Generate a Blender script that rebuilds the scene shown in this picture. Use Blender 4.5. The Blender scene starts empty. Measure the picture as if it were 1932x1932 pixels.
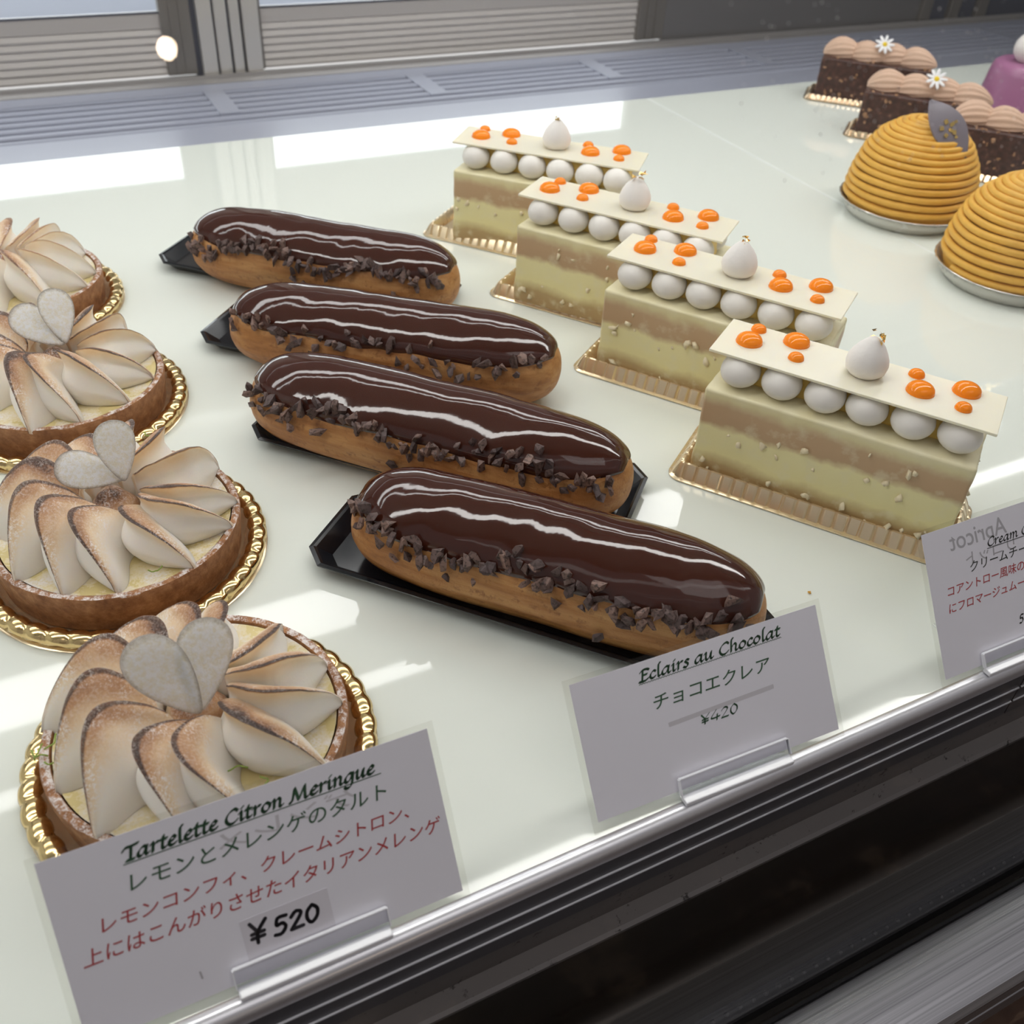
import bpy, bmesh, math, random
from mathutils import Vector, Matrix, noise
PI = math.pi
S = 0.01                                    # everything below is authored in centimetres
SC = bpy.context.scene
COL = SC.collection
rnd = random.Random(7)

# ------------------------------------------------------------------ camera, world, lights, exposure
CAM_H = 21.2
cam_data = bpy.data.cameras.new('camera')
cam = bpy.data.objects.new('camera', cam_data)
COL.objects.link(cam)
SC.camera = cam
cam_data.sensor_width = 36.0
cam_data.lens = 36.0 * 1825.8 / 1932.0
cam_data.clip_start = 0.005
cam_data.clip_end = 50
RX = Vector((0.89228706, -0.44840562, 0.05249951))
DN = Vector((-0.24767375, -0.58340946, -0.7734928))
FW = Vector((0.37746723, 0.67717487, -0.63162701))
m = Matrix((RX, -DN, -FW)).transposed().to_4x4()
m.translation = Vector((0, 0, CAM_H * S))
cam.matrix_world = m
cam_data.dof.use_dof = True
cam_data.dof.focus_distance = 0.30
cam_data.dof.aperture_fstop = 24.0

world = bpy.data.worlds.new('shop_ambience')
SC.world = world
world.use_nodes = True
bg = world.node_tree.nodes['Background']
bg.inputs[0].default_value = (1.0, 0.965, 0.985, 1)
bg.inputs[1].default_value = 0.30

def area(name, loc, sx, sy, power, color, rot=(0, 0, 0)):
    d = bpy.data.lights.new(name, 'AREA')
    d.shape = 'RECTANGLE'
    d.size, d.size_y = sx * S, sy * S
    d.energy = power
    d.color = color
    o = bpy.data.objects.new(name, d)
    o.location = Vector(loc) * S
    o.rotation_euler = rot
    COL.objects.link(o)
    return o

area('case_lamp_rear', (25, 55.5, 35.5), 130, 5.0, 1.55, (0.98, 0.98, 0.97))
area('case_lamp_middle', (25, 47.0, 35.5), 130, 1.5, 0.5, (0.98, 0.98, 0.97))
area('case_lamp_front', (25, 27.0, 35.5), 130, 3.6, 1.7, (1.0, 0.985, 0.95))
area('back_room_fill', (25, 96, 55), 200, 8, 9.0, (0.95, 0.97, 1.0))  # added fill that brightens the rear wall strip, no known lamp
area('shop_ceiling_lamp', (30, -70, 190), 160, 90, 5.0, (1.0, 0.96, 0.94))

SC.cycles.transparent_max_bounces = 32
vs = SC.view_settings
vs.view_transform = 'Standard'
vs.look = 'None'
vs.exposure = -0.12
vs.gamma = 1.0
vs.use_curve_mapping = False

# ------------------------------------------------------------------ materials
def mat(name, color, rough=0.5, metal=0.0, **kw):
    mt = bpy.data.materials.new(name)
    mt.use_nodes = True
    b = mt.node_tree.nodes['Principled BSDF']
    b.inputs['Base Color'].default_value = (*color, 1)
    b.inputs['Roughness'].default_value = rough
    b.inputs['Metallic'].default_value = metal
    for k, v in kw.items():
        b.inputs[k.replace('_', ' ')].default_value = v
    return mt

class G:                                     # tiny node-graph helper
    def __init__(s, mt):
        s.t = mt.node_tree
        s.b = s.t.nodes['Principled BSDF']
        s.tc = s.t.nodes.new('ShaderNodeTexCoord')
    def n(s, kind, **inp):
        nd = s.t.nodes.new('ShaderNode' + kind)
        for k, v in inp.items():
            key = k.replace('_', ' ')
            if hasattr(v, 'links') or isinstance(v, bpy.types.NodeSocket):
                s.t.links.new(v, nd.inputs[key])
            else:
                nd.inputs[key].default_value = v
        return nd
    def noise(s, scale, detail=3, rough=0.55, stretch=None):
        vec = s.tc.outputs['Object']
        if stretch:
            mp = s.t.nodes.new('ShaderNodeMapping')
            mp.inputs['Scale'].default_value = stretch
            s.t.links.new(vec, mp.inputs['Vector'])
            vec = mp.outputs[0]
        nd = s.n('TexNoise', Vector=vec, Scale=scale, Detail=detail, Roughness=rough)
        return nd.outputs['Fac']
    def ramp(s, fac, stops):
        nd = s.t.nodes.new('ShaderNodeValToRGB')
        s.t.links.new(fac, nd.inputs[0])
        el = nd.color_ramp.elements
        while len(el) < len(stops):
            el.new(0.5)
        for e, (p, c) in zip(el, stops):
            e.position = p
            e.color = (*c, 1) if len(c) == 3 else c
        return nd.outputs['Color']
    def math(s, op, a, b=0.0, clamp=False):
        nd = s.t.nodes.new('ShaderNodeMath')
        nd.operation = op
        nd.use_clamp = clamp
        for i, v in enumerate((a, b)):
            if isinstance(v, bpy.types.NodeSocket):
                s.t.links.new(v, nd.inputs[i])
            else:
                nd.inputs[i].default_value = v
        return nd.outputs[0]
    def mix(s, fac, a, b):
        nd = s.t.nodes.new('ShaderNodeMixRGB')
        for i, v in enumerate((fac, a, b)):
            if isinstance(v, bpy.types.NodeSocket):
                s.t.links.new(v, nd.inputs[i])
            elif i == 0:
                nd.inputs[0].default_value = v
            else:
                nd.inputs[i].default_value = (*v, 1)
        return nd.outputs[0]
    def color(s, out):
        s.t.links.new(out, s.b.inputs['Base Color'])
    def rough(s, out):
        s.t.links.new(out, s.b.inputs['Roughness'])
    def bump(s, h, strength=0.3, dist=0.02):
        nd = s.t.nodes.new('ShaderNodeBump')
        nd.inputs['Strength'].default_value = strength
        nd.inputs['Distance'].default_value = dist * S
        s.t.links.new(h, nd.inputs['Height'])
        s.t.links.new(nd.outputs[0], s.b.inputs['Normal'])
    def attr(s, name):
        nd = s.t.nodes.new('ShaderNodeAttribute')
        nd.attribute_name = name
        return nd.outputs['Fac']
    def objz(s):
        nd = s.t.nodes.new('ShaderNodeSeparateXYZ')
        s.t.links.new(s.tc.outputs['Object'], nd.inputs[0])
        return nd.outputs
    def nz(s):
        nd = s.t.nodes.new('ShaderNodeSeparateXYZ')
        gm = s.t.nodes.new('ShaderNodeNewGeometry')
        s.t.links.new(gm.outputs['Normal'], nd.inputs[0])
        return nd.outputs[2]

def mix_clear(mt, tint, gloss_rough=0.03, spec=1.0, keep=0.0):
    """clear pane / film: transparent with a Fresnel gloss (no refraction noise)"""
    t = mt.node_tree
    t.nodes.clear()
    out = t.nodes.new('ShaderNodeOutputMaterial')
    tr = t.nodes.new('ShaderNodeBsdfTransparent')
    tr.inputs[0].default_value = (*tint, 1)
    gl = t.nodes.new('ShaderNodeBsdfGlossy')
    gl.inputs['Roughness'].default_value = gloss_rough
    fr = t.nodes.new('ShaderNodeFresnel')
    fr.inputs['IOR'].default_value = 1.45
    mu = t.nodes.new('ShaderNodeMath')
    mu.operation = 'MULTIPLY_ADD'
    mu.inputs[1].default_value = spec
    mu.inputs[2].default_value = keep
    t.links.new(fr.outputs[0], mu.inputs[0])
    mx = t.nodes.new('ShaderNodeMixShader')
    geo = t.nodes.new('ShaderNodeNewGeometry')                # gloss on the entry face only
    inv = t.nodes.new('ShaderNodeMath')
    inv.operation = 'SUBTRACT'
    inv.inputs[0].default_value = 1.0
    t.links.new(geo.outputs['Backfacing'], inv.inputs[1])
    fac = t.nodes.new('ShaderNodeMath')
    fac.operation = 'MULTIPLY'
    t.links.new(mu.outputs[0], fac.inputs[0])
    t.links.new(inv.outputs[0], fac.inputs[1])
    t.links.new(fac.outputs[0], mx.inputs[0])
    t.links.new(tr.outputs[0], mx.inputs[1])
    t.links.new(gl.outputs[0], mx.inputs[2])
    t.links.new(mx.outputs[0], out.inputs[0])
    return mt

def emit(name, color, strength):
    mt = bpy.data.materials.new(name)
    mt.use_nodes = True
    b = mt.node_tree.nodes['Principled BSDF']
    b.inputs['Base Color'].default_value = (0, 0, 0, 1)
    b.inputs['Emission Color'].default_value = (*color, 1)
    b.inputs['Emission Strength'].default_value = strength
    return mt

M = {}
# setting
M['shelf'] = mat('milky_glass', (0.785, 0.825, 0.765), 0.04, IOR=1.5)
M['seam'] = mat('seam_polish', (0.86, 0.90, 0.88), 0.1)
M['white_metal'] = mat('white_enamel', (0.36, 0.375, 0.455), 0.35)
M['dark_gap'] = mat('dark_gap', (0.10, 0.105, 0.13), 0.6)
M['alu'] = mat('brushed_aluminium', (0.74, 0.71, 0.67), 0.34, 0.5)
M['alu_dark'] = mat('brown_grey_aluminium', (0.27, 0.25, 0.23), 0.42, 0.55)
M['alu_panel'] = mat('panel_aluminium', (0.56, 0.525, 0.50), 0.5, 0.2)
M['panel_flat'] = mat('grey_back_panel', (0.24, 0.23, 0.23), 0.35, 0.4)
M['trim'] = mat('trim_steel', (0.72, 0.72, 0.76), 0.3, 0.75)
M['trim_dark'] = mat('trim_groove_face', (0.085, 0.085, 0.095), 0.4, 0.6)
M['case_white'] = mat('case_liner', (0.55, 0.56, 0.56), 0.5)
M['rubber'] = mat('black_rubber', (0.012, 0.012, 0.014), 0.42)
M['acrylic'] = mix_clear(mat('clear_acrylic', (1, 1, 1)), (0.97, 0.975, 0.985), 0.04, 1.2, 0.03)
M['acrylic_lit'] = mat('lit_acrylic_edge', (0.88, 0.89, 0.93), 0.15)  # light carried to the clear edges, put into a pale colour
M['pane'] = mix_clear(mat('front_glass', (1, 1, 1)), (0.99, 0.99, 0.99), 0.0, 0.7)
M['door_glass'] = mix_clear(mat('door_glass', (1, 1, 1)), (0.96, 0.98, 0.98), 0.0, 0.7)
M['film'] = mix_clear(mat('laminate_film', (1, 1, 1)), (0.965, 0.965, 0.955), 0.12, 0.8, 0.02)
g = G(M['alu']); g.bump(g.noise(300, 2, 0.5, (1, 1, 0.02)), 0.05)
M['bumper'] = mat('brushed_steel', (0.46, 0.46, 0.49), 0.33, 1.0)
g = G(M['bumper'])
hn = g.noise(120, 4, 0.7, (0.02, 8, 8))
g.color(g.ramp(hn, [(0.3, (0.25, 0.25, 0.27)), (0.62, (0.60, 0.60, 0.63))]))
g.rough(g.ramp(hn, [(0.3, (0.42,) * 3), (0.7, (0.26,) * 3)]))
g.bump(hn, 0.12)
M['dark_steel'] = mat('dark_channel_steel', (0.045, 0.042, 0.042), 0.34, 0.7)
g = G(M['dark_steel'])
g.color(g.ramp(g.noise(40, 4, 0.6, (0.05, 1, 1)), [(0.3, (0.024, 0.021, 0.019)), (0.8, (0.055, 0.047, 0.040))]))
M['ledge'] = mat('speckled_ledge_steel', (0.16, 0.15, 0.15), 0.45, 0.5)
g = G(M['ledge'])
g.color(g.ramp(g.noise(180, 5, 0.75), [(0.33, (0.02, 0.018, 0.018)), (0.40, (0.15, 0.14, 0.138))]))
M['marble'] = mat('brown_marble', (0.05, 0.02, 0.01), 0.15)
g = G(M['marble'])
g.color(g.ramp(g.noise(9, 8, 0.7), [(0.35, (0.02, 0.008, 0.005)), (0.55, (0.06, 0.025, 0.012)), (0.62, (0.30, 0.20, 0.13)), (0.68, (0.05, 0.02, 0.01))]))
M['wall'] = mat('shop_plaster', (0.62, 0.58, 0.54), 0.8)
M['back_low'] = mat('pale_green_counter', (0.62, 0.68, 0.63), 0.6)
M['back_strip'] = mat('lavender_strip', (0.66, 0.70, 0.82), 0.5)
M['back_glow'] = emit('back_room_glow', (0.95, 0.98, 1.0), 4.0)  # glow of the added panel behind the rear doors
M['bulb'] = emit('warm_bulb', (1.0, 0.76, 0.54), 110)

# pastry
M['choux'] = mat('baked_choux', (0.45, 0.20, 0.06), 0.5)
g = G(M['choux'])
n1 = g.noise(300, 5, 0.7)
n2 = g.noise(110, 4, 0.65, (0.25, 1, 1.8))
c = g.ramp(n2, [(0.3, (0.60, 0.33, 0.125)), (0.55, (0.43, 0.19, 0.055)), (0.75, (0.24, 0.085, 0.022))])
c = g.mix(g.ramp(n1, [(0.30, (1, 1, 1)), (0.45, (0, 0, 0))]), c, (0.26, 0.10, 0.03))
g.color(c)
g.bump(g.math('ADD', n1, n2), 0.8, 0.07)
M['glaze'] = mat('chocolate_glaze', (0.048, 0.0105, 0.005), 0.07, IOR=1.5)
M['glaze'].node_tree.nodes['Principled BSDF'].inputs['Coat Weight'].default_value = 0.25
M['glaze'].node_tree.nodes['Principled BSDF'].inputs['Coat Roughness'].default_value = 0.03
g = G(M['glaze'])
g.bump(g.math('ADD', g.noise(95, 3, 0.5), g.math('MULTIPLY', g.noise(330, 2, 0.5), 0.05)), 0.20, 0.07)
M['nib'] = mat('cacao_nib', (0.09, 0.055, 0.045), 0.62)
g = G(M['nib'])
oi = g.t.nodes.new('ShaderNodeObjectInfo')
c = g.ramp(oi.outputs['Random'], [(0, (0.075, 0.05, 0.05)), (0.5, (0.13, 0.082, 0.072)), (1, (0.23, 0.14, 0.11))])
g.color(g.mix(g.ramp(g.noise(900, 4), [(0.35, (1, 1, 1)), (0.5, (0, 0, 0))]), c, (0.03, 0.016, 0.013)))
g.bump(g.noise(900, 3), 0.5, 0.03)
M['black_tray'] = mat('black_plastic', (0.006, 0.007, 0.010), 0.16)
g = G(M['black_tray'])
g.rough(g.ramp(g.noise(30, 4), [(0.3, (0.10,) * 3), (0.7, (0.24,) * 3)]))
M['gold'] = mat('gold_card', (0.83, 0.62, 0.30), 0.16, 1.0)
M['gold_pale'] = mat('pale_gold_card', (0.80, 0.62, 0.42), 0.2, 1.0)
M['gold_dim'] = mat('dull_gold_card', (0.86, 0.70, 0.47), 0.22, 0.72)
M['silver'] = mat('silver_cup', (0.80, 0.78, 0.74), 0.2, 0.85)
M['gold_leaf'] = mat('gold_leaf', (0.95, 0.68, 0.25), 0.22, 1.0)
M['white_choc'] = mat('white_chocolate', (0.90, 0.83, 0.63), 0.28)
b = M['white_choc'].node_tree.nodes['Principled BSDF']
b.inputs['Subsurface Weight'].default_value = 0.35
b.inputs['Subsurface Radius'].default_value = (0.006, 0.005, 0.003)
b.inputs['Subsurface Scale'].default_value = 1.0
M['cream'] = mat('white_cream', (0.88, 0.85, 0.80), 0.55)
g = G(M['cream']); g.bump(g.noise(380, 4), 0.3, 0.04)
M['meringue_drop'] = mat('dry_meringue', (0.87, 0.84, 0.81), 0.75)
g = G(M['meringue_drop']); g.bump(g.noise(500, 4), 0.35, 0.04)
M['ball_glow'] = mat('yellow_ball_glow', (0.95, 0.68, 0.18), 0.4)  # warm light between the cream balls, put into a yellow colour
M['gel'] = mat('orange_gel', (1.0, 0.27, 0.012), 0.05, IOR=1.4)
M['nut'] = mat('pale_nut', (0.80, 0.70, 0.48), 0.4)
M['cake'] = mat('layered_cheesecake', (0.8, 0.7, 0.4), 0.42)
g = G(M['cake'])
zz = g.math('ADD', g.objz()[2], g.math('MULTIPLY', g.math('SUBTRACT', g.noise(90, 4), 0.5), 0.007))
c = g.ramp(g.math('MULTIPLY', zz, 1 / 0.0375), [(0.03, (0.42, 0.27, 0.11)), (0.17, (0.46, 0.32, 0.14)), (0.30, (0.80, 0.72, 0.36)),
     (0.56, (0.84, 0.77, 0.42)), (0.63, (0.52, 0.35, 0.20)), (0.79, (0.57, 0.39, 0.23)), (0.89, (0.78, 0.70, 0.40)), (1.0, (0.88, 0.82, 0.58))])
g.color(g.mix(g.ramp(g.noise(160, 4), [(0.32, (0.45,) * 3), (0.46, (0,) * 3)]), c, (0.80, 0.74, 0.50)))
g.bump(g.noise(170, 5), 0.4, 0.08)
M['brownie'] = mat('chocolate_brownie', (0.07, 0.028, 0.02), 0.4)
g = G(M['brownie'])
g.color(g.ramp(g.noise(330, 4, 0.7), [(0.4, (0.042, 0.017, 0.013)), (0.62, (0.085, 0.035, 0.026)), (0.72, (0.26, 0.14, 0.09))]))
g.bump(g.noise(300, 4), 0.7, 0.08)
M['choc_nut'] = mat('chopped_hazelnut', (0.36, 0.20, 0.11), 0.5)
M['choc_cream'] = mat('pale_chocolate_cream', (0.66, 0.45, 0.33), 0.6)
g = G(M['choc_cream']); g.bump(g.noise(400, 4), 0.4, 0.05)
M['petal_white'] = mat('daisy_white', (0.88, 0.88, 0.90), 0.5)
M['daisy_yellow'] = mat('daisy_yellow', (0.85, 0.60, 0.02), 0.6)
M['pumpkin'] = mat('pumpkin_cream', (0.72, 0.32, 0.045), 0.5)
g = G(M['pumpkin'])
g.color(g.mix(g.noise(120, 4), (0.66, 0.35, 0.05), (0.86, 0.50, 0.09)))
g.bump(g.noise(450, 3), 0.3, 0.04)
M['grey_choc'] = mat('grey_chocolate_leaf', (0.20, 0.18, 0.215), 0.35)
M['violet'] = mat('violet_mousse', (0.38, 0.155, 0.29), 0.3)
M['violet_ball'] = mat('white_glossy_ball', (0.86, 0.82, 0.80), 0.3)
M['crust'] = mat('tart_crust', (0.35, 0.15, 0.06), 0.7)
g = G(M['crust'])
c = g.ramp(g.noise(260, 6, 0.7), [(0.3, (0.20, 0.08, 0.03)), (0.5, (0.34, 0.15, 0.06)), (0.7, (0.50, 0.26, 0.12))])
sug = g.math('MULTIPLY', g.math('GREATER_THAN', g.nz(), 0.55), g.ramp(g.noise(420, 6, 0.85), [(0.47, (0,) * 3), (0.58, (1,) * 3)]))
g.color(g.mix(sug, c, (0.80, 0.74, 0.72)))
g.bump(g.noise(420, 5, 0.7), 0.6, 0.06)
M['curd'] = mat('lemon_curd', (0.70, 0.56, 0.22), 0.25)
g = G(M['curd'])
edge = g.attr('edge')
sug = g.math('MULTIPLY', edge, g.ramp(g.noise(110, 4, 0.7), [(0.44, (0,) * 3), (0.58, (1,) * 3)]))
g.color(g.mix(g.math('MULTIPLY', sug, g.ramp(g.noise(1300, 3, .8), [(0.36, (0.15,) * 3), (0.52, (1,) * 3)])), (0.72, 0.60, 0.29), (0.82, 0.77, 0.72)))
g.rough(g.math('ADD', g.math('MULTIPLY', sug, 0.5), 0.22))
M['meringue'] = mat('toasted_meringue', (0.88, 0.83, 0.75), 0.6)
g = G(M['meringue'])
t_ = g.attr('toast')
nz_ = g.noise(1100, 3, 0.75)
t2 = g.math('ADD', t_, g.math('MULTIPLY', g.math('SUBTRACT', nz_, 0.5), g.math('MULTIPLY', t_, 0.55)))
c = g.ramp(t2, [(0.04, (0.93, 0.88, 0.80)), (0.26, (0.80, 0.62, 0.42)), (0.48, (0.52, 0.31, 0.17)), (0.68, (0.30, 0.15, 0.075)), (0.80, (0.09, 0.04, 0.022)), (0.95, (0.035, 0.018, 0.014))])
sug = g.math('MULTIPLY', g.ramp(g.nz(), [(0.15, (0,) * 3), (0.65, (1,) * 3)]),
             g.math('MULTIPLY', g.ramp(g.noise(1500, 3, 0.85), [(0.49, (0,) * 3), (0.58, (1,) * 3)]),
                    g.math('ADD', 0.28, g.ramp(g.noise(150, 4), [(0.47, (0,) * 3), (0.62, (1,) * 3)]), True)))
g.color(g.mix(g.math('MULTIPLY', sug, g.math('SUBTRACT', 1.25, g.math('MULTIPLY', t_, 1.0), True)), c, (0.88, 0.83, 0.82)))
g.bump(nz_, 0.25, 0.03)
b = g.b
b.inputs['Subsurface Weight'].default_value = 0.35
b.inputs['Subsurface Radius'].default_value = (0.008, 0.0065, 0.005)
b.inputs['Subsurface Scale'].default_value = 1.0
M['almond'] = mat('sugared_almond', (0.80, 0.72, 0.58), 0.7)
g = G(M['almond'])
c = g.mix(g.attr('toast'), (0.82, 0.75, 0.60), (0.05, 0.025, 0.018))
sg = g.ramp(g.noise(650, 6, 0.8), [(0.42, (0,) * 3), (0.56, (1,) * 3)])
g.color(g.mix(g.math('MULTIPLY', sg, g.math('SUBTRACT', 1.0, g.attr('toast'))), c, (0.92, 0.90, 0.88)))
g.bump(g.noise(650, 6, 0.8), 0.8, 0.05)
g.b.inputs['Subsurface Weight'].default_value = 0.6
g.b.inputs['Subsurface Radius'].default_value = (0.006, 0.005, 0.004)
g.b.inputs['Subsurface Scale'].default_value = 1.0
M['zest'] = mat('lime_zest', (0.26, 0.36, 0.06), 0.5)
M['crumb'] = mat('orange_crumb', (0.75, 0.40, 0.06), 0.6)
# cards
M['paper'] = mat('card_paper', (0.78, 0.77, 0.84), 0.45)
M['sticker'] = mat('price_sticker', (0.66, 0.64, 0.70), 0.35)
M['ink_green'] = mat('dark_green_ink', (0.030, 0.095, 0.045), 0.6)
M['ink_black'] = mat('black_ink', (0.03, 0.035, 0.03), 0.6)
M['ink_marker'] = mat('black_marker', (0.008, 0.008, 0.016), 0.5)
M['ink_red'] = mat('red_ink', (0.42, 0.045, 0.05), 0.6)
M['ink_ghost'] = mat('show_through_pencil', (0.42, 0.41, 0.44), 0.6)
M['ink_ghost_faint'] = mat('faint_smear', (0.58, 0.56, 0.60), 0.6)

# ------------------------------------------------------------------ object helpers
def obj(name, vf, material, parent=None, loc=(0, 0, 0), rot=(0, 0, 0), smooth=False, attrs=None, sharp_deg=None):
    """one mesh object; vf = (verts in cm, faces)"""
    if isinstance(vf, bpy.types.Mesh):
        me = vf
    else:
        me = bpy.data.meshes.new(name)
        me.from_pydata([tuple(x * S for x in v) for v in vf[0]], [], vf[1])
        me.update()
        if smooth:
            me.polygons.foreach_set('use_smooth', [True] * len(me.polygons))
            if sharp_deg:
                me.set_sharp_from_angle(angle=math.radians(sharp_deg))
        if attrs:
            for k, vals in attrs.items():
                a = me.attributes.new(k, 'FLOAT', 'POINT')
                a.data.foreach_set('value', vals)
    if material and not me.materials:
        me.materials.append(M[material])
    o = bpy.data.objects.new(name, me)
    COL.objects.link(o)
    if parent:
        o.parent = parent
    o.location = Vector(loc) * S
    o.rotation_euler = rot
    return o

def tag(o, label=None, cat=None, group=None, kind=None):
    if label: o['label'] = label
    if cat: o['category'] = cat
    if group: o['group'] = group
    if kind: o['kind'] = kind
    return o

def thing(name, label, cat, loc=(0, 0, 0), rotz=0.0, group=None, rot=None):
    o = bpy.data.objects.new(name, None)
    o.empty_display_size = 0.01
    COL.objects.link(o)
    o.location = Vector(loc) * S
    o.rotation_euler = rot if rot else (0, 0, math.radians(rotz))
    return tag(o, label, cat, group)

def dup(root, loc, rotz, label=None):
    def cp(o, par):
        c = o.copy()
        COL.objects.link(c)
        c.parent = par
        for ch in list(o.children):
            cp(ch, c)
        return c
    r = cp(root, None)
    r.location = Vector(loc) * S
    r.rotation_euler = (0, 0, math.radians(rotz))
    if label: r['label'] = label
    return r

def join(*parts):
    V, F = [], []
    for v, f in parts:
        k = len(V)
        V += list(v)
        F += [tuple(i + k for i in q) for q in f]
    return V, F

def move(vf, d=(0, 0, 0), rz=0.0, sc=1.0, rot=None):
    mt = Matrix.Rotation(rz, 3, 'Z')
    if rot: mt = rot.to_3x3()
    return [tuple(mt @ (Vector(v) * sc) + Vector(d)) for v in vf[0]], vf[1]

def box(x0, x1, y0, y1, z0, z1, bev=0.0, seg=2):
    bm = bmesh.new()
    bmesh.ops.create_cube(bm, size=1)
    for v in bm.verts:
        v.co = Vector(((x0 + x1) / 2 + v.co.x * (x1 - x0), (y0 + y1) / 2 + v.co.y * (y1 - y0), (z0 + z1) / 2 + v.co.z * (z1 - z0)))
    if bev:
        bmesh.ops.bevel(bm, geom=bm.edges[:], offset=bev, segments=seg, profile=0.5, affect='EDGES')
    V = [tuple(v.co) for v in bm.verts]
    F = [tuple(v.index for v in f.verts) for f in bm.faces]
    bm.free()
    return V, F

def prism(profile, x0, x1):
    """closed (y,z) outline extruded along x"""
    n = len(profile)
    V = [(x0, y, z) for y, z in profile] + [(x1, y, z) for y, z in profile]
    F = [(i, (i + 1) % n, n + (i + 1) % n, n + i) for i in range(n)]
    F += [tuple(range(n))[::-1], tuple(range(n, 2 * n))]
    return V, F

def plate(outline, z0, z1):
    """closed (x,y) outline extruded along z"""
    n = len(outline)
    V = [(x, y, z0) for x, y in outline] + [(x, y, z1) for x, y in outline]
    F = [(i, (i + 1) % n, n + (i + 1) % n, n + i) for i in range(n)]
    F += [tuple(range(n))[::-1], tuple(range(n, 2 * n))]
    return V, F

def grid(fn, nu, nv, wrap_u=False, wrap_v=False, cap0=False, cap1=False):
    V = [fn(i, j) for i in range(nu) for j in range(nv)]
    F = []
    for i in range(nu if wrap_u else nu - 1):
        for j in range(nv if wrap_v else nv - 1):
            a, b = i * nv + j, i * nv + (j + 1) % nv
            c, d = ((i + 1) % nu) * nv + (j + 1) % nv, ((i + 1) % nu) * nv + j
            F.append((a, b, c, d))
    if cap0: F.append(tuple(range(nv))[::-1])
    if cap1: F.append(tuple((nu - 1) * nv + j for j in range(nv)))
    return V, F

def lathe(profile, n=64, wob=None):
    def fn(i, j):
        r, z = profile[j]
        a = 2 * PI * i / n
        if wob:
            r, z = wob(a, j, r, z)
        return (r * math.cos(a), r * math.sin(a), z)
    return grid(fn, n, len(profile), wrap_u=True)

def tube(path, rad, n=8):
    P = [Vector(p) for p in path]
    m_ = len(P)
    up = Vector((0, 0, 1))
    def fn(i, j):
        t = (P[min(i + 1, m_ - 1)] - P[max(i - 1, 0)]).normalized()
        s = t.cross(up)
        s = s.normalized() if s.length > 1e-4 else Vector((1, 0, 0))
        w = s.cross(t)
        r = rad(i / (m_ - 1)) if callable(rad) else rad
        a = 2 * PI * j / n
        return tuple(P[i] + r * (math.cos(a) * s + math.sin(a) * w))
    return grid(fn, m_, n, wrap_v=True, cap0=True, cap1=True)

def chunk(r, seed, flat=0.6):
    """irregular faceted crumb"""
    rr = random.Random(seed)
    bm = bmesh.new()
    for k in range(11):
        d = Vector((rr.gauss(0, 1), rr.gauss(0, 1), rr.gauss(0, 1))).normalized()
        bm.verts.new((d.x * r * rr.uniform(.75, 1.35), d.y * r * rr.uniform(.55, .85), d.z * r * flat * rr.uniform(.8, 1.1)))
    bmesh.ops.convex_hull(bm, input=bm.verts[:])
    loose = [v for v in bm.verts if not v.link_faces]
    bmesh.ops.delete(bm, geom=loose, context='VERTS')
    bm.verts.index_update()
    V = [tuple(v.co) for v in bm.verts]
    F = [tuple(v.index for v in f.verts) for f in bm.faces]
    bm.free()
    return V, F

def blob(rx, ry, rz, n=20, m_=12, fn=None):
    V, F = [], []
    def f(i, j):
        a = PI * i / (m_ - 1)
        p = 2 * PI * j / n
        v = (rx * math.sin(a) * math.cos(p), ry * math.sin(a) * math.sin(p), rz * math.cos(a))
        return fn(v) if fn else v
    return grid(f, m_, n, wrap_v=True)

def mesh_of(name, vf, material, smooth=False, sharp_deg=None):
    o = obj(name, vf, material, smooth=smooth, sharp_deg=sharp_deg)
    me = o.data
    bpy.data.objects.remove(o)
    return me

def nz3(x, y, z, s=1.0):
    return noise.noise(Vector((x * s, y * s, z * s)))

# ------------------------------------------------------------------ setting: the showcase
X0, X1 = -45.0, 125.0
SEAM = 43.91
def struct(name, vf, material, **kw):
    return tag(obj(name, vf, material, **kw), kind='structure')

def shelf_plate(name, x0, x1, label):
    return tag(obj(name, box(x0, x1, 10.35, 62.4, -1.0, 0.0, 0.05), 'shelf'), label, 'shelf')
shelf_plate('glass_shelf', X0, SEAM - 0.07, 'milky white glass shelf plate under the tarts and eclairs, left of the seam')
shelf_plate('glass_shelf', SEAM + 0.07, X1, 'milky white glass shelf plate under the pumpkin domes, right of the seam')
struct('trim_seam', box(SEAM - 0.07, SEAM + 0.07, 10.4, 62.4, -1.0, -0.015), 'seam')

# front aluminium edge: rounded nose and two grooves, in two lengths that meet at a joint
def nose(x0, x1):
    prof = [(10.55, -0.02), (10.5, 0.02), (10.35, 0.05), (10.2, 0.02), (10.11, -0.08), (10.07, -0.22), (10.07, -0.42)]
    return prism(prof + [(10.55, -0.42)], x0, x1)
JOINT = 24.0
for i, (a, b_) in enumerate(((X0, JOINT - 0.04), (JOINT + 0.04, X1))):
    struct('trim_%d' % (i + 1), nose(a, b_), 'trim', smooth=True, sharp_deg=40)
    face = [(10.5, -0.42), (10.09, -0.42), (10.09, -1.06), (10.14, -1.07), (10.14, -1.13), (10.09, -1.14), (10.09, -2.4), (10.5, -2.4)]
    struct('trim_%d' % (i + 3), prism(face, a, b_), 'trim_dark')
    for k, z in enumerate((-1.10, -1.76)):
        struct('trim_%d' % (5 + 2 * i + k), prism([(10.12, z - 0.035), (10.05, z - 0.02), (10.05, z + 0.02), (10.12, z + 0.035)], a, b_), 'trim')
struct('wall_front_upper', box(X0, X1, 10.3, 10.6, -4.0, -2.4), 'ledge')
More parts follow.
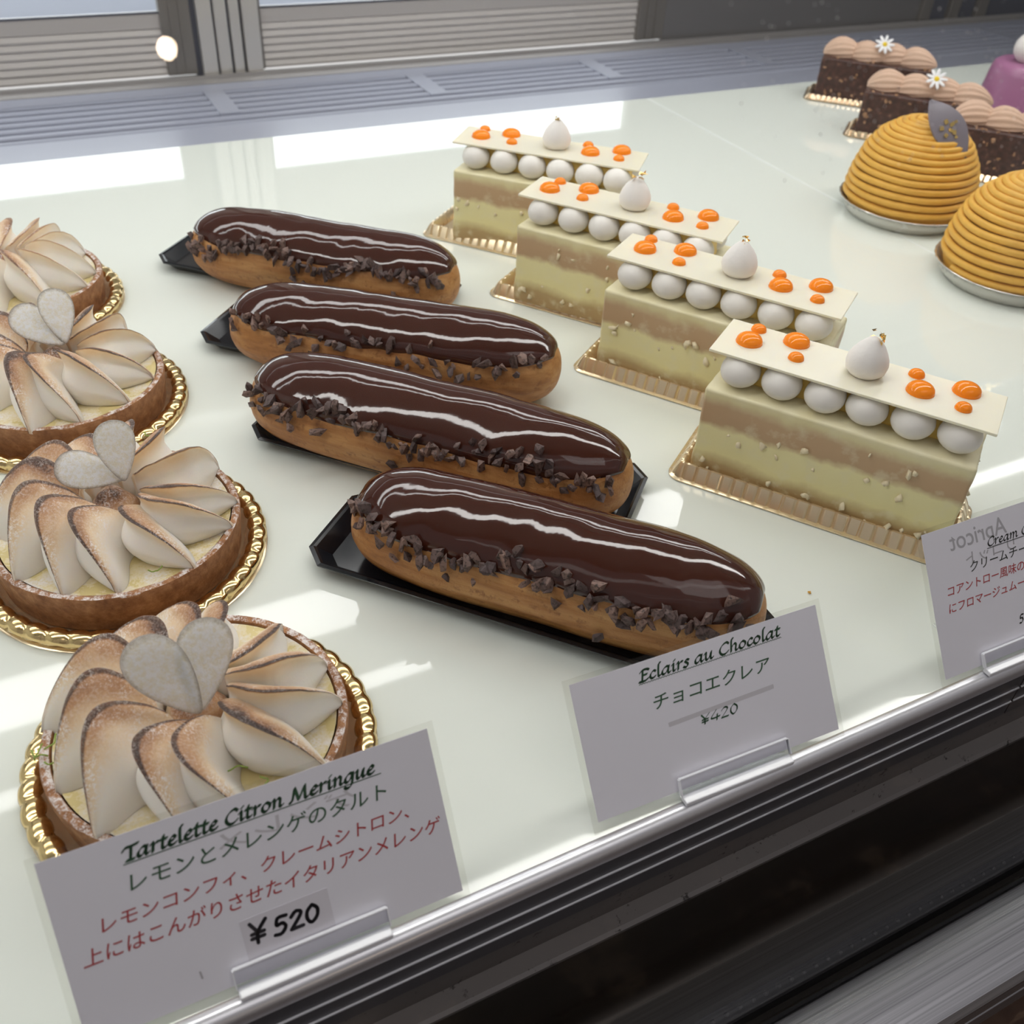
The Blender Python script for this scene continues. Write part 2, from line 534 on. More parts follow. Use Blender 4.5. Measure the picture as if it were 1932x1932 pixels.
struct('trim_ledge', prism([(10.5, -3.95), (10.3, -3.72), (9.95, -4.02), (9.84, -4.08), (9.84, -4.2), (10.5, -4.2)], X0, X1), 'ledge')
# dark steel channel between shelf edge and glass
pts = [(9.95, -4.2), (9.95, -7.6)]
for k in range(9):
    a = k / 8 * PI / 2
    pts.append((9.35 + 0.6 * math.cos(a), -7.9 - 0.9 * math.sin(a)))
pts += [(8.05, -8.85), (7.3, -8.85)]
outer = [(y, z - 0.3) if k > 2 else (y + 0.3, z) for k, (y, z) in enumerate(pts)]
struct('wall_front', prism(pts + outer[::-1], X0, X1), 'dark_steel', smooth=True, sharp_deg=50)

# gasket with its row of small bumps
gk = [prism([(7.62, -8.85), (8.2, -8.85), (8.2, -8.45), (8.08, -8.22), (7.98, -8.14), (7.72, -8.1), (7.62, -8.2)], X0, X1)]
k = 0
while 6 + k * 0.487 < 40:
    gk.append(move(blob(0.085, 0.085, 0.09, 10, 6), (6 + k * 0.487, 7.88, -8.11)))
    k += 1
tag(obj('rubber_gasket', join(*gk), 'rubber', smooth=True, sharp_deg=40), 'black rubber glazing strip with a row of small bumps behind the steel rail', 'gasket')
struct('trim_rail_gap', box(X0, X1, 7.02, 7.28, -10, -8.35), 'rubber')
# brushed steel rail in front of the glass
prof = [(7.12, -11.5), (7.12, -8.12), (7.04, -8.02), (6.95, -7.99), (5.35, -8.28), (5.0, -8.42), (4.82, -8.7), (4.8, -9.2), (4.85, -9.8), (5.05, -9.95), (5.05, -10.3), (4.9, -10.4), (4.9, -11.5)]
bump_rail = tag(obj('steel_rail', prism(prof, X0, X1), 'bumper', smooth=True, sharp_deg=30), 'brushed steel bumper rail along the foot of the front glass', 'rail')
# front glass pane with dust
struct('window_1', prism([(7.32, -8.3), (7.6, -8.3), (7.6 + 46.3 * 0.14, 38.0), (7.32 + 46.3 * 0.14, 38.0)], X0, X1), 'pane')
dv = []
for k in range(330):
    x = 9.0 + 8.0 * rnd.random() ** 0.8
    z = 16.0 + 2.9 * rnd.random()
    r = rnd.choice((0.008, 0.011, 0.015, 0.02)) * rnd.uniform(.6, 1.0)
    dv.append(([(x + r * math.cos(a), 7.615 + 0.14 * (z + r * math.sin(a) + 8.3), z + r * math.sin(a)) for a in (0, 1.05, 2.1, 3.14, 4.19, 5.24)] , [(0, 1, 2, 3, 4, 5)]))
M['dust'] = mat('dust_fleck', (0.92, 0.92, 0.92), 0.9)
tag(obj('dust_flecks', join(*dv), 'dust'), 'tiny pale dust flecks on the front glass at upper right', 'dust', kind='stuff')

# case floor behind shelf, grille, track
struct('floor', box(X0, X1, 62.0, 92, -6.0, -5.5), 'case_white')
gr = thing('air_grille', 'pale grey slatted air grille along the back of the shelf', 'grille', (0, 0, -3.0))
obj('front_plate', prism([(70.6, -1.0), (70.6, 0.0), (70.75, 0.12), (70.95, 0.05), (74.5, 0.05), (74.7, 0.14), (74.95, 0.14), (75.1, 0.0), (75.1, -0.3), (71, -1.0)], X0, X1), 'white_metal', gr)
obj('well', box(X0, X1, 75.0, 84.6, -1.6, -1.2), 'dark_gap', gr)
y = 75.9
while y < 82.6:
    obj('slat', prism([(y, -1.2), (y, -0.02), (y + 0.12, 0.06), (y + 0.62, 0.06), (y + 0.66, -0.5), (y + 0.4, -1.2)], X0, X1), 'white_metal', gr)
    y += 1.32
obj('rear_plate', prism([(82.7, -1.2), (82.7, 0.1), (84.6, 0.1), (84.6, -1.2)], X0, X1), 'white_metal', gr)
xb = 16.2 - 17.25 * 3
while xb < X1 - 2:
    obj('crossbar', box(xb - 0.8, xb + 0.8, 77.0, 82.8, -0.4, 0.13, 0.03), 'white_metal', gr)
    xb += 17.25
M['track'] = mat('track_aluminium', (0.36, 0.34, 0.33), 0.4, 0.4)
struct('trim_track', prism([(84.6, -4), (84.6, -2.85), (85.0, -2.7), (85.3, -2.7), (85.35, -2.45), (85.6, -2.45), (85.65, -2.7), (87.6, -2.7), (87.6, -4)], X0, X1), 'track')

# rear doors
def ridge_panel(x0, x1, y, z0, z1):
    prof = [(y + 0.5, z0), (y, z0)]
    n = 6
    zt = z0 + (z1 - z0) * 0.74
    h = (zt - z0) / n
    for k in range(n):
        a = z0 + k * h
        prof += [(y + 0.0, a + 0.05), (y - 0.03, a + h * 0.3), (y + 0.10, a + h * 0.85), (y + 0.13, a + h * 0.95)]
    prof += [(y, zt + 0.05), (y, z1), (y + 0.5, z1)]
    return prism(prof, x0, x1)
def door(name, x0, x1, y, stile_l, stile_r, zt=35.0):
    d = bpy.data.objects.new(name, None); COL.objects.link(d); tag(d, kind='structure')
    obj('ridged_panel', ridge_panel(x0, x1, y, -2.45, 2.2), 'alu_panel', d)
    obj('glass_pane', box(x0, x1, y + 0.15, y + 0.35, 2.2, 11.1), 'door_glass', d)
    obj('upper_panel', box(x0, x1, y, y + 0.5, 11.1, zt), 'alu_panel', d)
    obj('glazing_bead', box(x0, x1, y - 0.08, y + 0.1, 2.12, 2.26), 'dark_gap', d)
    for a, b_ in (stile_l, stile_r):
        w = b_ - a
        prof = box(a, b_, y - 0.3, y + 0.7, -2.45, zt, 0.08)
        obj('stile', join(prof, box(a + w * .3, a + w * .4, y - 0.4, y - 0.2, -2.4, zt), box(a + w * .62, a + w * .7, y - 0.4, y - 0.2, -2.4, zt)), 'alu_dark', d)
    return d
door('door_1', X0 + 2.5, 13.55, 86.4, (X0, X0 + 2.5), (13.55, 15.9))
door('door_2', 21.5, 58.3, 86.4, (20.9, 21.5), (58.3, 61.4))
ml = bpy.data.objects.new('trim_mullion', None); COL.objects.link(ml); tag(ml, kind='structure')
obj('backing', box(15.9, 21.0, 86.5, 87.2, -2.7, 35), 'dark_gap', ml)
for a, b_, yy in ((16.35, 17.55, 85.9), (17.75, 18.75, 86.1), (18.95, 19.75, 86.0), (19.95, 21.25, 85.8)):
    obj('mullion_strip', box(a, b_, yy, yy + 0.8, -2.72, 35, 0.1), 'alu', ml)
struct('wall_back', box(61.4, 96, 86.2, 86.9, -2.6, 35), 'panel_flat')
for k, xx in enumerate((96.0, 100.5, 105)):
    struct('trim_%d' % (20 + k), box(xx, xx + 1.6, 85.8, 87, -2.7, 35, 0.1), 'alu_dark')
struct('wall_back_end', box(97.6, X1, 86.4, 87, -2.7, 35), 'dark_gap')
# case ceiling and ends
struct('ceiling', box(X0, X1, 8.5, 88, 36.2, 37.2), 'case_white')
struct('wall_left', box(X0 - 1, X0, 7.5, 88, -9, 37), 'case_white')
struct('wall_right', box(X1, X1 + 1, 7.5, 88, -9, 37), 'case_white')
# room behind the case
struct('wall_rear_low', box(X0 - 80, X1 + 80, 105, 106, -60, 0.3), 'back_strip')
struct('wall_rear_mid', box(X0 - 80, X1 + 80, 106, 107, 0.3, 8.0), 'back_low')
struct('back_glow_panel', box(X0 - 80, X1 + 80, 108, 109, 8.0, 60), 'back_glow')  # unseen glowing panel, added for the bright band mirrored in the shelf
# shop side
struct('floor_shop', box(-250, 350, -250, 7.3, -96, -95), 'marble')
struct('wall_front_lower', box(X0, X1, 6.0, 7.0, -95, -11.6), 'marble')
struct('wall_shop', box(-250, 350, -251, -250, -95, 200), 'wall')

# warm pendant bulb behind the photographer, seen as a spot in the front glass
tag(obj('pendant_bulb', blob(1.6, 1.6, 1.8, 40, 24), 'bulb', loc=(28.2, -160.0, 24.0), smooth=True), 'small warm glass bulb glowing in the shop, mirrored in the front glass', 'bulb')
#__OBJECTS__

# ------------------------------------------------------------------ lemon meringue tartlets on gold doilies
def doily_parts(t):
    def rope(i, j):
        a = 2 * PI * i / 288
        p = 2 * PI * j / 14
        ph = (40 * a / (2 * PI) + 0.55 * p / (2 * PI)) % 1.0
        seg = (math.sin(PI * ph) ** 0.45)
        r = 0.25 * (0.66 + 0.42 * seg)
        rr = 4.13 + r * math.cos(p) * 1.15
        return (rr * math.cos(a), rr * math.sin(a), 0.30 + r * math.sin(p) * 0.95)
    obj('rope_rim', grid(rope, 288, 14, True, True), 'gold', t, smooth=True)
    obj('base_disc', lathe([(0, 0.05), (3.55, 0.05), (3.72, 0.09), (3.85, 0.30), (3.92, 0.33), (3.99, 0.22), (4.1, 0.06), (4.36, 0.06), (4.42, 0.02), (4.36, 0.0), (0, 0.0)], 96), 'gold_dim', t, smooth=True, sharp_deg=50)

def petal(seed, power=1.0):
    rr = random.Random(seed)
    H = rr.uniform(1.75, 2.2)
    W = rr.uniform(1.35, 1.65)
    bend = rr.uniform(0.72, 1.08)
    R0, R1 = 0.85, rr.uniform(3.42, 3.75)
    zb = 1.26
    NU, NV = 36, 41
    tone = rr.uniform(0.75, 1.1) * power
    toast = []
    def fn(i, j):
        s = i / (NU - 1)
        q = -1 + 2 * j / (NV - 1)
        r = R0 + (R1 - R0) * s
        ridge = -bend * math.sin(PI * s ** 0.9) + 0.42 * s
        taper = max(0.0, 1 - s ** 6)
        h = H * (0.66 + 0.40 * math.sin(PI * min(1, s * 0.98 + 0.02))) * (taper ** 0.55) * (1 - 0.22 * s ** 2)
        if s < 0.06: h *= 0.93 + s
        w = W * (0.30 + 0.70 * math.sin(PI * min(1.0, 0.14 + s * 0.80) ** 0.95)) * (max(0.0, 1 - s ** 3.4) ** 0.5)
        w *= 1 + 0.12 * nz3(s * 3, seed, 0)
        if q <= 0:
            k = -q                                   # steep white face: 0 ridge, 1 foot
            t = ridge + 0.10 * math.sin(PI * min(1, k * 1.7)) * (1 if k < 0.59 else 0) - 0.20 * math.sin(PI * max(0, (k - 0.35) / 0.65)) * (taper ** 0.5) + 0.12 * k
            z = h * (1 - k ** 1.05)
            tv = max(tone, 0.95 * power) if k < 0.03 else tone * 0.28 * math.exp(-((k - 0.03) / 0.26) ** 2)
        else:
            t = ridge + w * (q ** 0.92)
            z = h * (1 - 0.40 * q - 0.60 * q ** 2.6)
            tv = (max(tone, 0.95 * power) if q < 0.06 else tone * 0.66 * math.exp(-(q / 0.45) ** 2))
            if q >= 0.06: tv *= 0.75 + 0.35 * math.sin(PI * min(1, s * 1.1 + .1))
        n_ = nz3(s * 4, q * 3, seed * 1.7)
        t += 0.03 * n_
        z = max(0.0, z + 0.025 * n_ * (1 - abs(q)) + 0.02 * nz3(s * 14, seed, 2) * (1 - abs(q)))
        tv = max(0, min(1, tv * (1 + (0.12 if abs(q) < 0.06 else 0.35) * nz3(s * 5, q * 4, seed + 9))))
        toast.append(tv)
        return (r, t, zb + z)
    vf = grid(fn, NU, NV, cap0=True)
    return vf, toast

def petal_mesh(seed, power=1.0):
    vf, toast = petal(seed, power)
    o = obj('meringue_petal', vf, 'meringue', smooth=True, attrs={'toast': toast}, sharp_deg=62)
    me = o.data
    bpy.data.objects.remove(o)
    return me

PETALS = [petal_mesh(100 + k) for k in range(12)]
PETALS_PALE = [petal_mesh(100 + k, 0.72) for k in range(12)]

def almond_vf(seed):
    rr = random.Random(seed)
    n, rings = 40, 7
    V, T = [], []
    L, Wd = 2.35 * rr.uniform(.95, 1.04), 0.80 * rr.uniform(.94, 1.06)
    for side in (1, -1):
        for k in range(rings):
            f = k / (rings - 1)
            for i in range(n):
                a = 2 * PI * i / n
                c, s_ = math.cos(a), math.sin(a)
                y = L * (0.5 + 0.5 * c)
                x = Wd * s_ * (0.30 + 0.70 * ((y / L) ** 0.85)) * 1.12
                yy = L * 0.5 + (y - L * 0.5) * f
                xx = x * f
                z = side * (0.055 * (1 - f ** 6)) + 0.05 * math.sin(xx * 1.6) + 0.012 * nz3(xx, yy, seed, 3)
                V.append((xx, yy, z))
                T.append(max(0, (f - 0.93) / 0.07))
    F = []
    for sd in range(2):
        o_ = sd * rings * n
        for k in range(rings - 1):
            for i in range(n):
                q = (o_ + k * n + i, o_ + k * n + (i + 1) % n, o_ + (k + 1) * n + (i + 1) % n, o_ + (k + 1) * n + i)
                F.append(q if sd else q[::-1])
    return (V, F), T

ALM = []
for k in range(4):
    vf, T = almond_vf(k)
    o = obj('almond_slice', vf, 'almond', smooth=True, attrs={'toast': T})
    ALM.append(o.data); bpy.data.objects.remove(o)

def crust_vf():
    prof = [(0.0, 0.0), (3.50, 0.0), (3.60, 0.08), (3.70, 1.0), (3.72, 1.28), (3.68, 1.36), (3.58, 1.38), (3.48, 1.35), (3.43, 1.22), (3.40, 1.0)]
    def wob(a, j, r, z):
        d = 0.02 * nz3(math.cos(a) * 3, math.sin(a) * 3, z * 2, 2)
        return (r + d if r > 1 else r, z + (0.03 * nz3(math.cos(a) * 4, math.sin(a) * 4, 5, 2) if j > 3 else 0))
    return lathe(prof, 120, wob)
def curd_vf():
    rs = [0, 1.2, 2.2, 2.7, 3.0, 3.2, 3.42]
    V, E = [], []
    def fn(i, j):
        a = 2 * PI * i / 72
        r = rs[j]
        E.append(min(1.0, max(0.0, (r - 2.2) / 0.8)))
        return (r * math.cos(a), r * math.sin(a), 1.25 + (0.04 if j == len(rs) - 1 else 0))
    return grid(fn, 72, len(rs), wrap_u=True), E
CRUST = mesh_of('crust', crust_vf(), 'crust', True, 50)
cv, ce = curd_vf()
o = obj('lemon_curd', cv, 'curd', smooth=True, attrs={'edge': ce}); CURD = o.data; bpy.data.objects.remove(o)
def zest_vf(seed):
    rr = random.Random(seed)
    p = Vector((0, 0, 0)); d = Vector((1, 0, .2)); path = []
    for k in range(9):
        path.append(tuple(p))
        d = (d + Vector((rr.uniform(-.8, .8), rr.uniform(-.8, .8), rr.uniform(-.4, .4)))).normalized()
        p = p + d * 0.065
    return tube(path, 0.022, 5)
ZEST = [mesh_of('lime_zest', zest_vf(k), 'zest', True) for k in range(5)]

def core_vf():
    T = []
    def fn(i, j):
        s = j / 11
        a = 2 * PI * i / 28
        r = 0.78 * (1 - s ** 2.2) ** 0.6 * (1 + 0.10 * math.sin(3 * a + 4 * s))
        T.append(min(1, max(0, 0.15 + 0.6 * s + 0.25 * nz3(math.cos(a), math.sin(a), s * 3))))
        return (r * math.cos(a), r * math.sin(a), 1.25 + 1.25 * s)
    return grid(fn, 28, 12, wrap_u=True), T
kv, kt = core_vf()
o = obj('meringue_core', kv, 'meringue', smooth=True, attrs={'toast': kt}); CORE = o.data; bpy.data.objects.remove(o)

def tartlet(loc, rot, label, hearts, n=12, pale=False, zest=(), hs=1.0):
    t = thing('meringue_tartlet', label, 'tart', (loc[0], loc[1], 0.06), 0, 'lemon meringue tartlets')
    obj('crust', CRUST, None, t)
    obj('lemon_curd', CURD, None, t)
    obj('meringue_core', CORE, None, t)
    rr = random.Random(int(rot * 10) + 3)
    for k in range(n):
        me = (PETALS_PALE if pale else PETALS)[(k * 5 + int(rot)) % 12]
        o = obj('meringue_petal', me, None, t, rot=(0, 0, math.radians(rot + k * 360 / n + rr.uniform(-6, 6))))
        sc = rr.uniform(0.94, 1.05)
        o.scale = (1, 1, sc)
        o.location.z = 1.26 * S * (1 - sc)
    for k, (p, r) in enumerate(hearts):
        st_, lean_, yaw_ = (math.radians(q) for q in r)           # how far it stands up, leans sideways, faces
        mr = Matrix.Rotation(yaw_, 3, 'Z') @ Matrix.Rotation(st_, 3, 'X') @ Matrix.Rotation(-lean_, 3, 'Z')
        obj('almond_slice', ALM[(k + n) % 4], None, t, loc=p, rot=mr.to_euler()).scale = (hs, hs, hs)
    for k, p in enumerate(zest):
        obj('lime_zest', ZEST[k % 5], None, t, loc=p, rot=(0, 0, k * 1.7))
    return t

TART = [((0.85, 16.93), 'round gold rimmed doily under the front meringue tartlet, behind the lemon tart price card'),
        ((0.36, 25.80), 'round gold rimmed doily under the second meringue tartlet from the front'),
        ((-0.16, 35.11), 'round gold rimmed doily under the third meringue tartlet from the front'),
        ((-1.00, 44.30), 'round gold rimmed doily under the rearmost meringue tartlet')]
d0 = None
for (x, y), lab in TART:
    if d0 is None:
        d0 = thing('gold_doily', lab, 'doily', (x, y, 0), 0, 'gold doilies under the tartlets')
        doily_parts(d0)
    else:
        dup(d0, (x, y, 0), 17 * y, lab)

# heart slices: local y is the long axis (point at the origin); rotation stands them up facing the photographer
tartlet(TART[0][0], 4, 'front lemon meringue tartlet with an upright almond heart, behind its price card',
        [((0.04, -1.0, 2.72), (64, -27, -4)), ((0.06, -0.90, 2.68), (66, 25, 18))],
        zest=[(-3.5, 0.4, 1.6), (-3.45, 0.25, 1.5), (-3.5, 0.5, 1.7), (-3.55, 0.1, 1.5), (-0.7, -1.2, 2.3), (0.7, -2.4, 2.0), (0.9, -2.6, 1.8)])
tartlet(TART[1][0], 17, 'second meringue tartlet from the front with one upright and one fallen almond slice',
        [((0.52, -0.30, 2.95), (40, -68, -5)), ((0.46, -0.38, 2.9), (70, 4, 10))],
        zest=[(1.6, 1.3, 3.1), (1.75, 1.35, 3.05), (-3.4, -0.8, 1.7), (0.4, -3.1, 1.6)], hs=0.84)
tartlet(TART[2][0], 31, 'third meringue tartlet from the front with a tilted sugared almond heart',
        [((0.42, -0.30, 2.7), (44, -46, -8)), ((0.48, -0.26, 2.7), (58, 14, 24))],
        zest=[(-0.2, -3.1, 1.6), (-0.1, -3.0, 1.6), (0.6, -2.0, 2.2)], hs=0.9)
tartlet(TART[3][0], 9, 'rearmost meringue tartlet with pale toasted petals, cut by the left edge of the picture', [], pale=True)

# ------------------------------------------------------------------ chocolate eclairs on black trays
def oct_loop(hx, hy, ch):
    return [(-hx + ch, -hy), (hx - ch, -hy), (hx, -hy + ch), (hx, hy - ch), (hx - ch, hy), (-hx + ch, hy), (-hx, hy - ch), (-hx, -hy + ch)]
def loops_vf(loops, cap_first=True, cap_last=True):
    n = len(loops[0])
    V = [p for lp in loops for p in lp]
    F = []
    for k in range(len(loops) - 1):
        for i in range(n):
            F.append((k * n + i, k * n + (i + 1) % n, (k + 1) * n + (i + 1) % n, (k + 1) * n + i))
    if cap_first: F.append(tuple(range(n))[::-1])
    if cap_last: F.append(tuple((len(loops) - 1) * n + i for i in range(n)))
    return V, F
def black_tray_vf():
    HX, HY, CH = 7.1, 1.98, 0.62
    L = []
    for off, z in ((-0.42, 0.0), (-0.05, 0.42), (0.10, 0.46), (0.12, 0.52), (0.0, 0.55), (-0.08, 0.50), (-0.50, 0.10)):
        L.append([(x, y, z) for x, y in oct_loop(HX + off, HY + off, CH + off * 0.4)])
    return loops_vf(L)
TRAY = mesh_of('black_tray', black_tray_vf(), 'black_tray')
m_ = TRAY
def eclair_body_vf(seed, L, Rw):
    V = []
    nu, nv = 64, 40
    def fn(i, j):
        u = -math.cos(PI * i / (nu - 1))
        f = max(0.0, 1 - abs(u) ** 5.5) ** 0.42
        a = 2 * PI * j / nv
        ca, sa = math.cos(a), math.sin(a)
        wob = 1 + 0.03 * nz3(u * 2.5, ca, sa + seed, 1.3)
        y = Rw * f * ca * wob
        z = (1.90 if sa > 0 else 1.30) * f * sa * wob
        if sa < 0: z = max(-1.32, -1.62 * f * abs(sa))
        groove = 0.025 * math.sin(a * 16 + seed) * (1 if sa < 0.15 else 0)
        return (u * L / 2, y * (1 + groove), 1.34 + z)
    return grid(fn, nu, nv, wrap_v=True)
def eclair_glaze_vf(seed, L, Rw):
    nu, nv = 120, 64
    th0, th1 = math.radians(20), math.radians(157)
    def fn(i, j):
        a = -1 + 2 * i / (nu - 1)
        b_ = -1 + 2 * j / (nv - 1)
        aa = math.sin(a * PI / 2)
        u = 0.965 * aa
        shrink = max(0.0, 1 - abs(aa) ** 7) ** 0.45
        mid = (th0 + th1) / 2
        half = (th1 - th0) / 2 * (0.30 + 0.70 * shrink)
        edge = b_ * (1 + 0.05 * nz3(u * 6, b_ * 1.5, seed) * abs(b_))
        th = mid + half * edge
        f = max(0.0, 1 - abs(u) ** 5.5) ** 0.42
        ca, sa = math.cos(th), math.sin(th)
        d = max(abs(a), abs(b_))
        off = 0.12 * (1 - d ** 14) - 0.03
        off += 0.028 * nz3(u * 3.2, b_ * 1.4, seed + 4) + 0.016 * nz3(u * 9, b_ * 3.0, seed + 2)
        wob = 1 + 0.03 * nz3(u * 2.5, ca, sa + seed, 1.3)
        y = (Rw * f * wob + off) * ca
        z = (1.90 * f * wob + off) * sa
        return (u * L / 2 + off * 0.8 * (u ** 9), y, 1.34 + z)
    return grid(fn, nu, nv)
NIBS = [mesh_of('cacao_nib', chunk(0.26 * s_, 40 + k, 0.55), 'nib') for k, s_ in enumerate((1.0, 1.2, .8, .95, 1.3, 1.05, .7, 1.15, .9, 1.1, 1.25, .85))]

def eclair(centre, ang, seed, L, label, n_nibs, tray_c, tray_a, tray_label, lo=153, spread=15):
    t = dup_tray(tray_c, tray_a, tray_label)
    e = thing('chocolate_eclair', label, 'eclair', (*centre, 0.11), ang, 'chocolate eclairs in a row')
    Rw = 1.92
    obj('choux_shell', eclair_body_vf(seed, L, Rw), 'choux', e, smooth=True)
    obj('chocolate_glaze', eclair_glaze_vf(seed, L, Rw), 'glaze', e, smooth=True)
    rr = random.Random(seed * 31)
    for k in range(n_nibs):
        u = -0.955 + 1.90 * (k + rr.random()) / n_nibs
        th = math.radians(lo + rr.gauss(0, spread * 0.42) + 7 * math.sin(u * 7 + seed) - 8 * (abs(u) > 0.8))
        if rr.random() < 0.05: th += math.radians(rr.uniform(10, 24))
        th = min(th, math.radians(186))
        f = max(0.0, 1 - abs(u) ** 5.5) ** 0.42
        off = rr.uniform(0.12, 0.26)
        p = (u * L / 2, (Rw * f + off) * math.cos(th), 1.34 + (1.90 * f + off) * math.sin(th))
        o = obj('cacao_nib', NIBS[rr.randrange(12)], None, e, loc=p, rot=(rr.uniform(0, 6.28), rr.uniform(0, 6.28), rr.uniform(0, 6.28)))
    return e
_first_tray = []
def dup_tray(c, a, label):
    if not _first_tray:
        o = obj('black_tray', TRAY, None, loc=(*c, 0), rot=(0, 0, math.radians(a)))
        tag(o, label, 'tray', 'black trays under the eclairs')
        _first_tray.append(o)
    else:
        o = dup(_first_tray[0], (*c, 0), a, label)
    return o
def along(p, ang, du, dv):
    a = math.radians(ang)
    return (p[0] + du * math.cos(a) - dv * math.sin(a), p[1] + du * math.sin(a) + dv * math.cos(a))
TL = [(5.62, 22.95), (5.75, 30.3), (5.62, 37.95), (5.50, 46.1)]
TA = [-47.5, -46.5, -44.5, -44.5]
EC = [((11.75, 18.45), -46.7, 12.97), ((11.19, 26.04), -47.0, 14.4), ((12.15, 32.5), -38.5, 13.67), ((11.93, 40.69), -42, 12.9)]
EL = ['front chocolate eclair, nearest the price card, with a dense line of cacao nibs',
      'second chocolate eclair from the front with broken white highlights on its glaze',
      'third chocolate eclair from the front with few cacao nibs at its right end',
      'rearmost chocolate eclair with a thick band of cacao nibs']
TLb = ['black plastic tray under the front eclair, its left corner bare', 'black plastic tray under the second eclair from the front',
       'black plastic tray under the third eclair from the front', 'black plastic tray under the rearmost eclair']
for k in range(4):
    c_ = along(TL[k], TA[k], 7.05, 1.55)
    ec = EC[k][0]
    eclair(ec, EC[k][1], 11 + k * 3, EC[k][2], EL[k], (98, 92, 56, 99)[k], c_, TA[k], TLb[k])

# ------------------------------------------------------------------ white cheesecakes on gold trays
def rrect(hx, hy, r, n=8):
    P = []
    for cx, cy, a0 in ((hx - r, hy - r, 0), (-hx + r, hy - r, 90), (-hx + r, -hy + r, 180), (hx - r, -hy + r, 270)):
        for k in range(n + 1):
            a = math.radians(a0 + 90 * k / n)
            P.append((cx + r * math.cos(a), cy + r * math.sin(a), math.cos(a), math.sin(a)))
    return P
def dense_rect(hx, hy, r, step):
    base = rrect(hx, hy, r)
    out = []
    dist = 0
    n = len(base)
    for i in range(n):
        a, b_ = base[i], base[(i + 1) % n]
        L = math.hypot(b_[0] - a[0], b_[1] - a[1])
        k = max(1, int(L / step))
        for q in range(k):
            f = q / k
            nx, ny = a[2] + (b_[2] - a[2]) * f, a[3] + (b_[3] - a[3]) * f
            l_ = math.hypot(nx, ny) or 1
            out.append((a[0] + (b_[0] - a[0]) * f, a[1] + (b_[1] - a[1]) * f, nx / l_, ny / l_, dist + L * f))
        dist += L
    return out, dist
def ribbed_tray_vf(hx, hy, H=0.62, pitch=0.46):
    P, per = dense_rect(hx, hy, 0.55, 0.045)
    cnt = round(per / pitch)
    loops = []
    # (inward offset from outer edge, z, rib depth)
    for off, z, rib in ((0.95, 0.08, 0), (0.72, 0.14, 0), (0.52, H * 0.93, 0.02), (0.46, H, 0.03), (0.38, H * 0.98, 0.05), (0.24, H * 0.60, 0.085), (0.11, H * 0.18, 0.085), (0.07, 0.10, 0.02), (0.0, 0.07, 0), (0.0, 0.03, 0)):
        lp = []
        for x, y, nx, ny, d in P:
            ph = (d / per * cnt) % 1.0
            w = min(1.0, math.sin(PI * ph) * 2.2)
            o_ = off + rib * (1 - w)
            lp.append((x - nx * o_, y - ny * o_, z - (0.04 * (1 - w) if rib > 0.02 and z > 0.3 else 0)))
        loops.append(lp)
    return loops_vf(loops, True, False)
GTRAY = mesh_of('gold_tray', ribbed_tray_vf(5.2, 2.15), 'gold_dim', True, 40)
gt0 = None

def cake_body_vf(L, W, H, seed):
    nx, ny, nz_ = 60, 22, 26
    bm = bmesh.new()
    bmesh.ops.create_cube(bm, size=1)
    for v in bm.verts:
        v.co = Vector((v.co.x * L, v.co.y * W, (v.co.z + 0.5) * H))
    bmesh.ops.bevel(bm, geom=bm.edges[:], offset=0.10, segments=3, profile=0.5, affect='EDGES')
    bmesh.ops.subdivide_edges(bm, edges=[e for e in bm.edges if e.calc_length() > 1.0], cuts=14, use_grid_fill=True)
    bm.normal_update()
    for v in bm.verts:
        n_ = v.normal
        v.co += n_ * (0.035 * nz3(v.co.x, v.co.y, v.co.z + seed, 1.6) + 0.02 * nz3(v.co.x, v.co.y + seed, v.co.z, 5))
        v.co.z = max(0.0, v.co.z)
    V = [tuple(v.co) for v in bm.verts]
    F = [tuple(v.index for v in f.verts) for f in bm.faces]
    bm.free()
    return V, F
CL, CW, CH_ = 9.0, 3.4, 3.62
BODY = mesh_of('cake_body', cake_body_vf(CL, CW, CH_, 3), 'cake', True)
def ball_fn(seed):
    def fn(v):
        x, y, z = v
        k = 1 + 0.04 * nz3(x, y, z + seed, 1.2)
        if z < 0: z *= 0.85
        return (x * k, y * k, z)
    return fn
BALLS = [mesh_of('cream_ball', blob(0.69, 0.70, 0.64, 24, 16, ball_fn(k)), 'cream', True) for k in range(4)]
PLANK = mesh_of('chocolate_plank', box(0, 9.4, 0, 2.6, 0, 0.10, 0.02), 'white_choc')
def dome(r, h):
    prof = [(0, h)] + [(r * math.sin(a), h * (math.cos(a)) ** 0.8) for a in (0.25, .5, .75, 1.0, 1.2, 1.35, 1.47, 1.55)] + [(r * 1.02, 0)]
    return lathe(prof, 28)
DROP_L = mesh_of('apricot_drop', dome(0.46, 0.33), 'gel', True)
DROP_S = mesh_of('apricot_drop', dome(0.27, 0.22), 'gel', True)
def kiss_vf():
    prof = [(0, 1.47), (0.12, 1.45), (0.21, 1.39), (0.33, 1.27), (0.48, 1.10), (0.63, 0.87), (0.73, 0.64), (0.76, 0.44), (0.71, 0.20), (0.56, 0.03), (0, 0)]
    def wob(a, j, r, z):
        return (r * (1 + 0.035 * nz3(math.cos(a), math.sin(a), z * 1.4, 1.5)), z)
    return lathe(prof, 36, wob)
KISS = mesh_of('meringue_kiss', kiss_vf(), 'meringue_drop', True)
